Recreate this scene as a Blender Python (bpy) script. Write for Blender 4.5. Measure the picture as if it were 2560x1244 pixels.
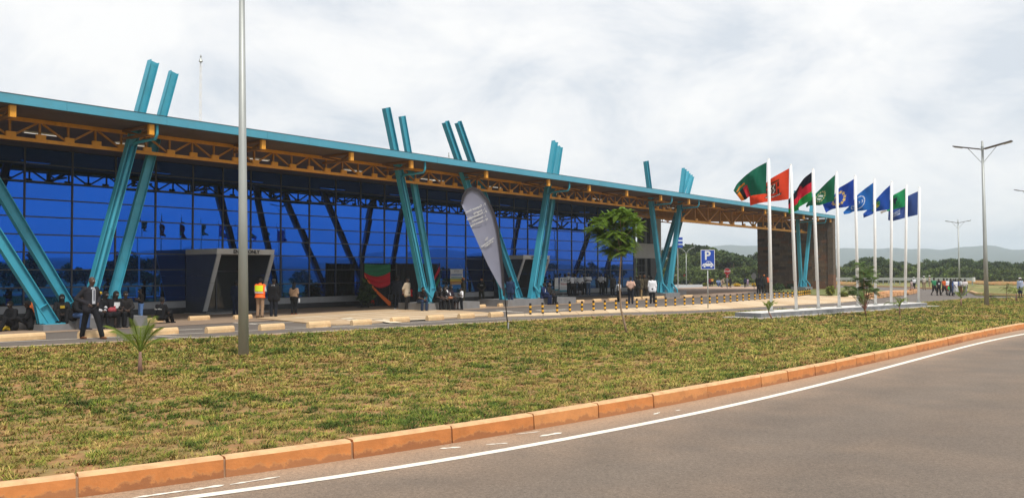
import bpy, math, random
import numpy as np
from mathutils import Vector, Matrix

for _o in list(bpy.data.objects):
    bpy.data.objects.remove(_o)
scene = bpy.context.scene
COL = scene.collection
rnd = random.Random(7)
rng = np.random.default_rng(11)
PI = math.pi

# ------------------------------------------------------------------ camera, sky, sun, exposure
FPX = 2200.0                       # focal length in photo pixels (photo is 2560 wide)
CAMZ = 2.0
KD, KS, KE = FPX / 1850.0, 1.106, 1.075
HAZE = 0.00042
PITCH = math.atan(59.0 / FPX)
ROLL = 0.004
r0 = Vector((1, 0, 0)); u0 = Vector((0, -math.sin(PITCH), math.cos(PITCH))); F = Vector((0, math.cos(PITCH), math.sin(PITCH)))
RV = (math.cos(ROLL) * r0 - math.sin(ROLL) * u0); UV = (math.sin(ROLL) * r0 + math.cos(ROLL) * u0)
CAM = Vector((0, 0, CAMZ))
cd = bpy.data.cameras.new('camera'); cam = bpy.data.objects.new('camera', cd); COL.objects.link(cam)
cd.sensor_width = 36.0; cd.lens = FPX / 2560.0 * 36.0; cd.clip_start = 0.1; cd.clip_end = 6000
M = Matrix((RV, UV, -F)).transposed().to_4x4(); M.translation = CAM
cam.matrix_world = M
scene.camera = cam

SUN_EL, SUN_AZ = math.radians(58), math.radians(150)      # azimuth clockwise from +Y: behind the camera, to the right
world = bpy.data.worlds.new('World'); scene.world = world; world.use_nodes = True
nt = world.node_tree; nt.nodes.clear()
def N(tree, kind, **kw):
    n = tree.nodes.new(kind)
    for k, v in kw.items(): setattr(n, k, v)
    return n
out = N(nt, 'ShaderNodeOutputWorld'); bg = N(nt, 'ShaderNodeBackground'); bg.inputs['Strength'].default_value = 0.10
sky = N(nt, 'ShaderNodeTexSky', sky_type='NISHITA'); sky.sun_disc = False; sky.sun_elevation = SUN_EL; sky.sun_rotation = SUN_AZ
sky.air_density = 1.0; sky.dust_density = 1.5
tc = N(nt, 'ShaderNodeTexCoord'); sep = N(nt, 'ShaderNodeSeparateXYZ'); nt.links.new(tc.outputs['Generated'], sep.inputs[0])
den = N(nt, 'ShaderNodeMath', operation='ADD'); ab = N(nt, 'ShaderNodeMath', operation='ABSOLUTE')
nt.links.new(sep.outputs['Z'], ab.inputs[0]); nt.links.new(ab.outputs[0], den.inputs[0]); den.inputs[1].default_value = 0.42
dx = N(nt, 'ShaderNodeMath', operation='DIVIDE'); dy = N(nt, 'ShaderNodeMath', operation='DIVIDE')
nt.links.new(sep.outputs['X'], dx.inputs[0]); nt.links.new(den.outputs[0], dx.inputs[1])
nt.links.new(sep.outputs['Y'], dy.inputs[0]); nt.links.new(den.outputs[0], dy.inputs[1])
cmb = N(nt, 'ShaderNodeCombineXYZ'); nt.links.new(dx.outputs[0], cmb.inputs[0]); nt.links.new(dy.outputs[0], cmb.inputs[1])
n1 = N(nt, 'ShaderNodeTexNoise'); n1.inputs['Scale'].default_value = 2.7; n1.inputs['Detail'].default_value = 9; n1.inputs['Roughness'].default_value = 0.6; n1.inputs['Distortion'].default_value = 0.35
nt.links.new(cmb.outputs[0], n1.inputs['Vector'])
cr = N(nt, 'ShaderNodeValToRGB'); nt.links.new(n1.outputs['Fac'], cr.inputs['Fac'])
e = cr.color_ramp.elements
e[0].position = 0.37; e[0].color = (5.9, 6.35, 6.95, 1)
e[1].position = 0.59; e[1].color = (8.5, 8.48, 8.44, 1)
m_ = cr.color_ramp.elements.new(0.48); m_.color = (7.5, 7.65, 7.9, 1)
n2 = N(nt, 'ShaderNodeTexNoise'); n2.inputs['Scale'].default_value = 0.9; n2.inputs['Detail'].default_value = 6
nt.links.new(cmb.outputs[0], n2.inputs['Vector'])
mr = N(nt, 'ShaderNodeMapRange'); nt.links.new(n2.outputs['Fac'], mr.inputs['Value'])
mr.inputs['From Min'].default_value = 0.3; mr.inputs['From Max'].default_value = 0.55; mr.inputs['To Min'].default_value = 0.90; mr.inputs['To Max'].default_value = 1.0
mx = N(nt, 'ShaderNodeMix', data_type='RGBA'); nt.links.new(mr.outputs[0], mx.inputs[0]); nt.links.new(sky.outputs[0], mx.inputs[6]); nt.links.new(cr.outputs[0], mx.inputs[7])
nt.links.new(mx.outputs[2], bg.inputs['Color']); nt.links.new(bg.outputs[0], out.inputs['Surface'])

sd = bpy.data.lights.new('sun', 'SUN'); sd.energy = 3.0; sd.angle = math.radians(11); sd.color = (1.0, 0.95, 0.87)
sun = bpy.data.objects.new('sun', sd); COL.objects.link(sun)
sv = Vector((math.sin(SUN_AZ) * math.cos(SUN_EL), math.cos(SUN_AZ) * math.cos(SUN_EL), math.sin(SUN_EL)))
sun.rotation_euler = (-sv).to_track_quat('-Z', 'Y').to_euler()
vs = scene.view_settings; vs.view_transform = 'Standard'; vs.look = 'None'; vs.gamma = 1.0; vs.exposure = 0.30; vs.use_curve_mapping = False
scene.cycles.max_bounces = 7; scene.cycles.diffuse_bounces = 3; scene.cycles.glossy_bounces = 3; scene.cycles.volume_bounces = 2
scene.cycles.caustics_reflective = False; scene.cycles.caustics_refractive = False

# ------------------------------------------------------------------ pixel helpers: where things stand in the place
def ss(a, b, x):
    t = min(1.0, max(0.0, (x - a) / (b - a))); return t * t * (3 - 2 * t)
def gz(x, y):
    return 0.0
def ray(px, py): return (F * FPX + RV * (px - 1280.0) + UV * (622.0 - py)) / FPX
def gp(px, py, z=0.0):
    r = ray(px, py); zz = z; p = CAM
    for _ in range(12):
        t = (zz - CAMZ) / r.z; p = CAM + r * t; zz = 0.5 * zz + 0.5 * (gz(p.x, p.y) + z)
    p.z = gz(p.x, p.y) + z
    return p
def at(px, py, Y):
    r = ray(px, py); return CAM + r * (Y / r.y)
TH = math.atan(1720.0 / FPX)
DU = Vector((math.sin(TH), math.cos(TH), 0)); NUV = Vector((math.cos(TH), -math.sin(TH), 0)); DV = DU * KS; NV = NUV * KE; ZV = Vector((0, 0, 1))
OW = Vector((0, 55.5 * KD, 0))
def W(s, e, z): return OW + DV * s + NV * e + ZV * z           # wall frame: along, out of the glass, up
def wp(px, py, e):
    r = ray(px, py); t = ((OW + NV * e - CAM).dot(NUV)) / r.dot(NUV); p = CAM + r * t
    return (p - OW).dot(DU) / KS, p.z
def sE(p): return (p - OW).dot(DU) / KS, (p - OW).dot(NUV) / KE
def ws(px, e): return wp(px, 680, e)[0]

# ------------------------------------------------------------------ mesh builder
class MB:
    def __init__(s): s.v = []; s.f = []; s.m = []; s.c = None
    def add(s, vs_, fs, mi=0):
        b = len(s.v); s.v.extend([tuple(q) for q in vs_])
        for f in fs: s.f.append(tuple(b + i for i in f)); s.m.append(mi)
    def obox(s, c, ax, ay, az, mi=0):           # centre and three half-axis vectors
        c = Vector(c); vs_ = [c + ax * i + ay * j + az * k for k in (-1, 1) for j in (-1, 1) for i in (-1, 1)]
        fs = [(0, 2, 3, 1), (4, 5, 7, 6), (0, 1, 5, 4), (2, 6, 7, 3), (0, 4, 6, 2), (1, 3, 7, 5)]
        if ax.cross(ay).dot(az) < 0: fs = [f[::-1] for f in fs]
        s.add(vs_, fs, mi)
    def box(s, x0, x1, y0, y1, z0, z1, mi=0):
        s.obox(((x0 + x1) / 2, (y0 + y1) / 2, (z0 + z1) / 2), Vector(((x1 - x0) / 2, 0, 0)), Vector((0, (y1 - y0) / 2, 0)), Vector((0, 0, (z1 - z0) / 2)), mi)
    def wbox(s, s0, s1, e0, e1, z0, z1, mi=0):   # box in the wall frame
        s.obox(W((s0 + s1) / 2, (e0 + e1) / 2, (z0 + z1) / 2), DV * ((s1 - s0) / 2), NV * ((e1 - e0) / 2), ZV * ((z1 - z0) / 2), mi)
    def beam(s, p0, p1, w, h, side=None, mi=0):  # w along 'side', h across it
        p0 = Vector(p0); p1 = Vector(p1); d = (p1 - p0)
        sd_ = Vector(side) if side is not None else (d.cross(ZV) if abs(d.normalized().z) < .98 else Vector((1, 0, 0)))
        dn = d.normalized(); sd_ = (sd_ - dn * sd_.dot(dn)).normalized(); up = sd_.cross(dn)
        s.obox((p0 + p1) / 2, sd_ * (w / 2), up * (h / 2), d / 2, mi)
    def tube(s, pts, rad, n=8, mi=0, cap=True):
        pts = [Vector(p) for p in pts]; rad = rad if hasattr(rad, '__len__') else [rad] * len(pts)
        rings = []; ref = None; b = len(s.v)
        for i, p in enumerate(pts):
            d = (pts[min(i + 1, len(pts) - 1)] - pts[max(i - 1, 0)]).normalized()
            if ref is None: ref = Vector((1, 0, 0)) if abs(d.x) < .8 else Vector((0, 1, 0))
            a = (ref - d * ref.dot(d)).normalized(); c = d.cross(a); ref = a
            for k in range(n):
                t = 2 * PI * k / n; q = p + (a * math.cos(t) + c * math.sin(t)) * rad[i]; s.v.append(tuple(q))
        for i in range(len(pts) - 1):
            for k in range(n):
                k2 = (k + 1) % n; s.f.append((b + i * n + k, b + i * n + k2, b + (i + 1) * n + k2, b + (i + 1) * n + k)); s.m.append(mi)
        if cap:
            s.f.append(tuple(b + k for k in reversed(range(n)))); s.m.append(mi)
            e_ = b + (len(pts) - 1) * n; s.f.append(tuple(e_ + k for k in range(n))); s.m.append(mi)
    def prism(s, pts, vec, mi=0):                # extruded outline
        n = len(pts); vec = Vector(vec); a = [Vector(p) for p in pts]; b = [p + vec for p in a]
        s.add(a + b, [tuple(reversed(range(n))), tuple(range(n, 2 * n))] + [(i, (i + 1) % n, n + (i + 1) % n, n + i) for i in range(n)], mi)
    def sheet(s, pts, mi=0): s.add(pts, [tuple(range(len(pts)))], mi)
    def ball(s, c, r, nu=8, nv=6, sc=(1, 1, 1), mi=0):
        c = Vector(c); vs_ = [c + Vector((0, 0, r * sc[2]))]
        for i in range(1, nv):
            t = PI * i / nv
            for k in range(nu):
                p = 2 * PI * k / nu; vs_.append(c + Vector((r * sc[0] * math.sin(t) * math.cos(p), r * sc[1] * math.sin(t) * math.sin(p), r * sc[2] * math.cos(t))))
        vs_.append(c - Vector((0, 0, r * sc[2]))); L = len(vs_) - 1
        fs = [(0, 1 + k, 1 + (k + 1) % nu) for k in range(nu)]
        for i in range(nv - 2):
            for k in range(nu):
                a = 1 + i * nu + k; b = 1 + i * nu + (k + 1) % nu; fs.append((a, a + nu, b + nu, b))
        fs += [(L, 1 + (nv - 2) * nu + (k + 1) % nu, 1 + (nv - 2) * nu + k) for k in range(nu)]
        s.add(vs_, fs, mi)
    def mesh(s, name, mats, origin=None, smooth=False):
        o = Vector(origin) if origin is not None else Vector((0, 0, 0))
        me = bpy.data.meshes.new(name); me.from_pydata([(q[0] - o.x, q[1] - o.y, q[2] - o.z) for q in s.v], [], s.f)
        mats = mats if isinstance(mats, (list, tuple)) else [mats]
        for m in mats: me.materials.append(m)
        if len(mats) > 1: me.polygons.foreach_set('material_index', s.m)
        if smooth: me.polygons.foreach_set('use_smooth', [True] * len(me.polygons))
        if s.c is not None:
            at_ = me.color_attributes.new('col', 'FLOAT_COLOR', 'POINT')
            at_.data.foreach_set('color', np.asarray([(c[0], c[1], c[2], 1.0) for c in s.c], dtype=np.float32).ravel())
        me.update()
        return me
def wloc(o):
    p = Vector((0, 0, 0))
    while o is not None: p += o.location; o = o.parent
    return p
def link(name, me, parent=None, loc=None, rot=None, scale=None):
    o = bpy.data.objects.new(name, me); COL.objects.link(o)
    if parent is not None: o.parent = parent
    if loc is not None: o.location = loc
    if rot is not None: o.rotation_euler = rot
    if scale is not None: o.scale = scale if hasattr(scale, '__len__') else (scale,) * 3
    return o
def part(name, mb, mats, parent=None, smooth=False, label=None):   # a mesh drawn in world coordinates under an unrotated parent
    o = link(name, mb.mesh(name, mats, wloc(parent) if parent is not None else None, smooth), parent)
    if label: o['label'] = label
    return o
def tag(o, label=None, cat=None, group=None, kind=None):
    if label: o['label'] = label
    if cat: o['category'] = cat
    if group: o['group'] = group
    if kind: o['kind'] = kind
    return o
def thing(name, label, cat, loc=(0, 0, 0), rotz=0.0, group=None):
    o = bpy.data.objects.new(name, None); COL.objects.link(o); o.location = loc; o.rotation_euler = (0, 0, rotz)
    o.empty_display_size = 0.3
    return tag(o, label, cat, group)
def copy_tree(o, parent=None):
    c = o.copy(); COL.objects.link(c); c.parent = parent
    for ch in list(o.children): copy_tree(ch, c)
    return c
ORD = ['', 'first', 'second', 'third', 'fourth', 'fifth', 'sixth', 'seventh', 'eighth', 'ninth', 'tenth', 'eleventh', 'twelfth', 'thirteenth', 'fourteenth', 'fifteenth', 'sixteenth', 'seventeenth', 'eighteenth', 'nineteenth', 'twentieth']
def nth(i):
    if i <= 20: return ORD[i]
    t = {2: 'twenty', 3: 'thirty', 4: 'forty'}[i // 10]; u = i % 10
    return {20: 'twentieth', 30: 'thirtieth', 40: 'fortieth'}[i] if u == 0 else t + '-' + ORD[u]

# ------------------------------------------------------------------ materials
def mat(name, col, rough=0.7, metal=0.0, var=0.12, scale=8.0, bump=0.0, bscale=40.0, attr=False, emit=0.0, stain=None, coords='Object', spec=0.4, stretch=None):
    m = bpy.data.materials.new(name); m.use_nodes = True; t = m.node_tree; b = t.nodes['Principled BSDF']
    b.inputs['Roughness'].default_value = rough; b.inputs['Metallic'].default_value = metal; b.inputs['Specular IOR Level'].default_value = spec
    src = None
    tcn = N(t, 'ShaderNodeTexCoord'); vec = tcn.outputs[coords]
    if coords == 'World':
        pass
    if stretch:
        mp = N(t, 'ShaderNodeMapping'); mp.inputs['Scale'].default_value = stretch; t.links.new(vec, mp.inputs['Vector']); vec = mp.outputs[0]
    if attr:
        an = N(t, 'ShaderNodeAttribute'); an.attribute_name = 'col'; src = an.outputs['Color']
    else:
        rg = N(t, 'ShaderNodeRGB'); rg.outputs[0].default_value = (*col, 1); src = rg.outputs[0]
    if var > 0:
        no = N(t, 'ShaderNodeTexNoise'); no.inputs['Scale'].default_value = scale; no.inputs['Detail'].default_value = 6; no.inputs['Roughness'].default_value = 0.6
        t.links.new(vec, no.inputs['Vector'])
        mp2 = N(t, 'ShaderNodeMapRange'); mp2.inputs['From Min'].default_value = 0.3; mp2.inputs['From Max'].default_value = 0.7
        mp2.inputs['To Min'].default_value = 1 - var; mp2.inputs['To Max'].default_value = 1 + var
        t.links.new(no.outputs['Fac'], mp2.inputs['Value'])
        vm = N(t, 'ShaderNodeVectorMath', operation='SCALE'); t.links.new(src, vm.inputs[0]); t.links.new(mp2.outputs[0], vm.inputs['Scale']); src = vm.outputs[0]
    if stain:
        scol, sscale, lo, hi, amt = stain
        no2 = N(t, 'ShaderNodeTexNoise'); no2.inputs['Scale'].default_value = sscale; no2.inputs['Detail'].default_value = 8; no2.inputs['Roughness'].default_value = 0.65
        t.links.new(vec, no2.inputs['Vector'])
        m2 = N(t, 'ShaderNodeMapRange'); m2.inputs['From Min'].default_value = lo; m2.inputs['From Max'].default_value = hi; m2.inputs['To Max'].default_value = amt
        t.links.new(no2.outputs['Fac'], m2.inputs['Value'])
        mm = N(t, 'ShaderNodeMix', data_type='RGBA'); t.links.new(m2.outputs[0], mm.inputs[0]); t.links.new(src, mm.inputs[6]); mm.inputs[7].default_value = (*scol, 1); src = mm.outputs[2]
    t.links.new(src, b.inputs['Base Color'])
    if emit > 0:
        b.inputs['Emission Color'].default_value = (*col, 1); b.inputs['Emission Strength'].default_value = emit
    if bump > 0:
        nb = N(t, 'ShaderNodeTexNoise'); nb.inputs['Scale'].default_value = bscale; nb.inputs['Detail'].default_value = 5
        t.links.new(vec, nb.inputs['Vector'])
        bp = N(t, 'ShaderNodeBump'); bp.inputs['Strength'].default_value = bump; bp.inputs['Distance'].default_value = 0.02
        t.links.new(nb.outputs['Fac'], bp.inputs['Height']); t.links.new(bp.outputs[0], b.inputs['Normal'])
    return m
MT = {}
def cloth(name, col, rough=0.85): 
    if name not in MT: MT[name] = mat(name, col, rough, var=0.15, scale=14, spec=0.2)
    return MT[name]
TEAL = mat('teal_paint', (0.045, 0.31, 0.42), 0.42, var=0.10, scale=1.2, stain=((0.03, 0.19, 0.24), 3.0, 0.55, 0.75, 0.5))
FASC = mat('fascia_paint', (0.07, 0.30, 0.42), 0.45, var=0.08, scale=0.6, stain=((0.09, 0.24, 0.29), 1.3, 0.52, 0.72, 0.5))
YELL = mat('ochre_paint', (0.74, 0.33, 0.03), 0.5, var=0.15, scale=2.0, stain=((0.30, 0.12, 0.02), 5.0, 0.55, 0.75, 0.5))
SOFF = mat('soffit_sheet', (0.105, 0.075, 0.055), 0.6, var=0.2, scale=1.0)
ALU = mat('grey_aluminium', (0.055, 0.06, 0.07), 0.4, metal=0.3, var=0.1)
SILL = mat('sill_panel', (0.30, 0.31, 0.33), 0.55, var=0.08, scale=1.5, stain=((0.2, 0.17, 0.14), 2.5, 0.5, 0.75, 0.4))
DTILE = mat('dark_tile', (0.035, 0.036, 0.04), 0.35, var=0.2, scale=3)
SLATE = mat('slate_cladding', (0.045, 0.052, 0.07), 0.38, var=0.12, scale=2)
LGREY = mat('light_grey_cladding', (0.42, 0.43, 0.44), 0.5, var=0.06, scale=2)
BLACK = mat('black_paint', (0.012, 0.012, 0.013), 0.5, var=0.2)
DARKIN = mat('dark_interior', (0.02, 0.02, 0.022), 0.8, var=0.1)
CONC = mat('grey_concrete', (0.30, 0.30, 0.30), 0.85, var=0.15, scale=3, stain=((0.20, 0.165, 0.13), 2.0, 0.5, 0.75, 0.6), bump=0.2)
STOPM = mat('beige_concrete', (0.62, 0.43, 0.235), 0.9, var=0.12, scale=5, stain=((0.45, 0.24, 0.10), 3.0, 0.5, 0.72, 0.6), bump=0.15)
GALV = mat('galvanised_steel', (0.36, 0.38, 0.37), 0.5, metal=0.35, var=0.15, scale=3, stretch=(1, 1, 0.2), stain=((0.24, 0.23, 0.21), 2.0, 0.52, 0.75, 0.5))
WHITE = mat('white_paint', (0.80, 0.80, 0.79), 0.45, var=0.05, scale=3)
BLUES = mat('sign_blue', (0.012, 0.06, 0.36), 0.4, var=0.05)
REDS = mat('sign_red', (0.50, 0.012, 0.02), 0.4, var=0.05)
BYEL = mat('bollard_yellow', (0.72, 0.38, 0.02), 0.55, var=0.12)
GLASS = bpy.data.materials.new('blue_mirror_glass'); GLASS.use_nodes = True
_b = GLASS.node_tree.nodes['Principled BSDF']; _b.inputs['Metallic'].default_value = 1.0; _b.inputs['Roughness'].default_value = 0.015
_b.inputs['Base Color'].default_value = (0.010, 0.085, 0.43, 1)
_oi = N(GLASS.node_tree, 'ShaderNodeObjectInfo'); _mr = N(GLASS.node_tree, 'ShaderNodeMapRange'); _mr.inputs['To Min'].default_value = .92; _mr.inputs['To Max'].default_value = 1.08; GLASS.node_tree.links.new(_oi.outputs['Random'], _mr.inputs['Value'])
_rg = N(GLASS.node_tree, 'ShaderNodeRGB'); _rg.outputs[0].default_value = (0.012, 0.096, 0.47, 1); _vs = N(GLASS.node_tree, 'ShaderNodeVectorMath', operation='SCALE'); GLASS.node_tree.links.new(_rg.outputs[0], _vs.inputs[0]); GLASS.node_tree.links.new(_mr.outputs[0], _vs.inputs['Scale']); GLASS.node_tree.links.new(_vs.outputs[0], _b.inputs['Base Color'])
_tc = N(GLASS.node_tree, 'ShaderNodeTexCoord'); _no = N(GLASS.node_tree, 'ShaderNodeTexNoise'); _no.inputs['Scale'].default_value = 0.35; _no.inputs['Detail'].default_value = 1
GLASS.node_tree.links.new(_tc.outputs['Object'], _no.inputs['Vector'])
_bp = N(GLASS.node_tree, 'ShaderNodeBump'); _bp.inputs['Strength'].default_value = 0.012; _bp.inputs['Distance'].default_value = 0.1
GLASS.node_tree.links.new(_no.outputs['Fac'], _bp.inputs['Height']); GLASS.node_tree.links.new(_bp.outputs[0], _b.inputs['Normal'])
# ------------------------------------------------------------------ setting: ground, roads, kerbs, lawn
def vnoise(x, y, sc, seed=0):
    x = np.asarray(x) / sc; y = np.asarray(y) / sc
    g = np.random.default_rng(seed).random((64, 64)); xi = np.floor(x).astype(int); yi = np.floor(y).astype(int); fx = x - xi; fy = y - yi
    fx = fx * fx * (3 - 2 * fx); fy = fy * fy * (3 - 2 * fy); A = lambda i, j: g[i % 64, j % 64]
    return (A(xi, yi) * (1 - fx) + A(xi + 1, yi) * fx) * (1 - fy) + (A(xi, yi + 1) * (1 - fx) + A(xi + 1, yi + 1) * fx) * fy
def resample(pts, n):
    P = np.array([[p[0], p[1]] for p in pts], float); L = np.r_[0, np.cumsum(np.hypot(*np.diff(P, axis=0).T))]
    t = np.linspace(0, L[-1], n); return np.c_[np.interp(t, L, P[:, 0]), np.interp(t, L, P[:, 1])], L[-1]
def offs(P, d):                                   # offset a polyline; + is to the right of travel (towards the near road)
    T = np.gradient(P, axis=0); T /= np.hypot(T[:, 0], T[:, 1])[:, None]
    return P + np.c_[T[:, 1], -T[:, 0]] * d
def pxline(px, z=0.0): return [gp(x, y, z) for x, y in px]
def fitline(px, deg, x0, x1, n):
    P = np.array([[p.x, p.y] for p in pxline(px)]); c = np.polyfit(P[:, 0], P[:, 1], deg); a, b = P[:, 0].min(), P[:, 0].max()
    X = np.linspace(x0, x1, n); Xc = np.clip(X, a, b); d = np.polyder(c)
    return np.c_[X, np.polyval(c, Xc) + (X - Xc) * np.polyval(d, Xc)]
def strip(P, d0, d1, z, mb):
    A = offs(P, d0); B = offs(P, d1)
    for i in range(len(P) - 1):
        mb.add([(*A[i], z), (*B[i], z), (*B[i + 1], z), (*A[i + 1], z)], [(0, 1, 2, 3)])

GROUND = mat('dry_ground', (0.27, 0.20, 0.075), 0.95, var=0.3, scale=0.06, stain=((0.13, 0.135, 0.035), 0.035, 0.42, 0.6, 0.9), bump=0.3, bscale=2.0)
gm = MB(); gm.sheet([(3200 * math.cos(2 * PI * k / 64), 3200 * math.sin(2 * PI * k / 64), -0.03) for k in range(64)])
tag(part('ground', gm, GROUND), kind='structure')

KP = fitline([(196, 1250), (571, 1193), (878, 1143), (1124, 1105), (1329, 1072), (1503, 1045), (1644, 1022), (1906, 968), (2041, 940), (2188, 906), (2326, 875), (2465, 839.5), (2560, 824)], 3, -13, 34, 160)
WP = fitline([(520, 1244), (700, 1211), (1000, 1163), (1329, 1109), (1700, 1044), (1860, 1011), (2136, 937.6), (2560, 835)], 3, -13, 34, 160)
def asphalt(name, col, dust):
    m = mat(name, col, 0.88, var=0.07, scale=1.5, stain=(dust, 0.16, 0.42, 0.9, 0.3), bump=0.25, bscale=90, attr=True)
    t = m.node_tree; b = t.nodes['Principled BSDF']; src = b.inputs['Base Color'].links[0].from_socket
    tcn = N(t, 'ShaderNodeTexCoord'); no = N(t, 'ShaderNodeTexNoise'); no.inputs['Scale'].default_value = 70; no.inputs['Detail'].default_value = 4; no.inputs['Roughness'].default_value = .75
    t.links.new(tcn.outputs['Object'], no.inputs['Vector']); mr_ = N(t, 'ShaderNodeMapRange'); t.links.new(no.outputs['Fac'], mr_.inputs['Value'])
    mr_.inputs['From Min'].default_value = .3; mr_.inputs['From Max'].default_value = .7; mr_.inputs['To Min'].default_value = .55; mr_.inputs['To Max'].default_value = 1.45
    vo = N(t, 'ShaderNodeTexVoronoi'); vo.inputs['Scale'].default_value = 3.2; t.links.new(tcn.outputs['Object'], vo.inputs['Vector'])
    mv = N(t, 'ShaderNodeMapRange'); mv.inputs['From Min'].default_value = .02; mv.inputs['From Max'].default_value = .06; mv.inputs['To Min'].default_value = .55; mv.inputs['To Max'].default_value = 1.0
    t.links.new(vo.outputs['Distance'], mv.inputs['Value'])
    vo2 = N(t, 'ShaderNodeTexVoronoi'); vo2.inputs['Scale'].default_value = 11; t.links.new(tcn.outputs['Object'], vo2.inputs['Vector'])
    mv2 = N(t, 'ShaderNodeMapRange'); mv2.inputs['From Min'].default_value = .10; mv2.inputs['From Max'].default_value = .22; mv2.inputs['To Min'].default_value = .80; mv2.inputs['To Max'].default_value = 1.02; t.links.new(vo2.outputs['Distance'], mv2.inputs['Value'])
    no3 = N(t, 'ShaderNodeTexNoise'); no3.inputs['Scale'].default_value = 22; no3.inputs['Detail'].default_value = 2; t.links.new(tcn.outputs['Object'], no3.inputs['Vector'])
    mv3 = N(t, 'ShaderNodeMapRange'); mv3.inputs['From Min'].default_value = .3; mv3.inputs['From Max'].default_value = .7; mv3.inputs['To Min'].default_value = .86; mv3.inputs['To Max'].default_value = 1.14; t.links.new(no3.outputs['Fac'], mv3.inputs['Value'])
    mq = N(t, 'ShaderNodeMath', operation='MULTIPLY'); t.links.new(mv2.outputs[0], mq.inputs[0]); t.links.new(mv3.outputs[0], mq.inputs[1]); mq2 = N(t, 'ShaderNodeMath', operation='MULTIPLY'); t.links.new(mq.outputs[0], mq2.inputs[0]); t.links.new(mv.outputs[0], mq2.inputs[1])
    ml = N(t, 'ShaderNodeMath', operation='MULTIPLY'); t.links.new(mr_.outputs[0], ml.inputs[0]); t.links.new(mq2.outputs[0], ml.inputs[1])
    v = N(t, 'ShaderNodeVectorMath', operation='SCALE'); t.links.new(src, v.inputs[0]); t.links.new(ml.outputs[0], v.inputs['Scale']); t.links.new(v.outputs[0], b.inputs['Base Color'])
    return m
ASPH = asphalt('worn_asphalt', (0.16, 0.135, 0.115), (0.21, 0.165, 0.12))
rb = MB(); rb.c = []
DO = [-0.12, 0.04, 0.14, 0.28, 0.45, 0.62, 0.85, 1.1, 1.35, 1.6, 1.85, 2.1, 2.4, 2.8, 3.1, 3.4, 3.7, 4.2, 4.8, 5.6, 7.2, 9.0, 12.0, 16.0]
rows = [offs(KP, d) for d in DO]
for d, R in zip(DO, rows):
    dd = np.interp(d, [0, .14, .35, .62, .9, 1.6, 2.8, 3.4, 4.4, 16], [1, .92, .66, .5, .22, .1, .02, .10, .0, .0])
    for p in R:
        k = min(1, max(0, dd + (vnoise(p[0], p[1], 0.5, 3) - .5) * .25)); a = np.array((0.138, 0.108, 0.084)) * np.interp(d, [1.0, 1.35, 1.85, 2.4, 2.9, 3.4, 3.9, 5], [1.04, .93, .93, 1.06, 1.02, .92, .95, 1.02]); b_ = np.array((0.36, 0.24, 0.155))
        rb.v.append((p[0], p[1], 0.004)); rb.c.append(a * (1 - k) + b_ * k)
nP = len(KP)
for j in range(len(DO) - 1):
    for i in range(nP - 1):
        rb.f.append((j * nP + i, (j + 1) * nP + i, (j + 1) * nP + i + 1, j * nP + i + 1)); rb.m.append(0)
tag(part('road', rb, ASPH), kind='structure')
LINEM = mat('road_paint', (0.74, 0.69, 0.60), 0.7, var=0.08, scale=6, stain=((0.42, 0.33, 0.24), 7.0, 0.56, 0.72, 0.7))
lm = MB(); strip(WP, -0.065, 0.065, 0.009, lm); tag(part('edge_line', lm, LINEM), kind='structure')
wm = MB()
for (a, b_, w) in [((330, 1246), (470, 1226), .05), ((470, 1227), (560, 1213), .05), ((575, 1212), (700, 1192), .035), ((1100, 1122), (1152, 1118), .055), ((1350, 1091), (1404, 1082), .05), ((1215, 1112), (1270, 1108), .03), ((1290, 1086), (1350, 1079), .02), ((1635, 1036), (1650, 1031), .03), ((1690, 1027), (1700, 1025), .03)]:
    A = gp(*a); B = gp(*b_); n_ = 9; tv = (B - A); pv = Vector((tv.y, -tv.x, 0)).normalized()
    up_, dn_ = [], []
    for k in range(n_ + 1):
        q = A + tv * (k / n_) ; q.z = 0.009; h = w * (0.35 + 0.65 * rnd.random()) * (0.25 if k in (0, n_) else 1)
        up_.append(q - pv * h); dn_.append(q + pv * h * .8)
    for k in range(n_): wm.add([up_[k], dn_[k], dn_[k + 1], up_[k + 1]], [(0, 1, 2, 3)])
tag(part('worn_paint_marks', wm, LINEM), kind='structure')

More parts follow.
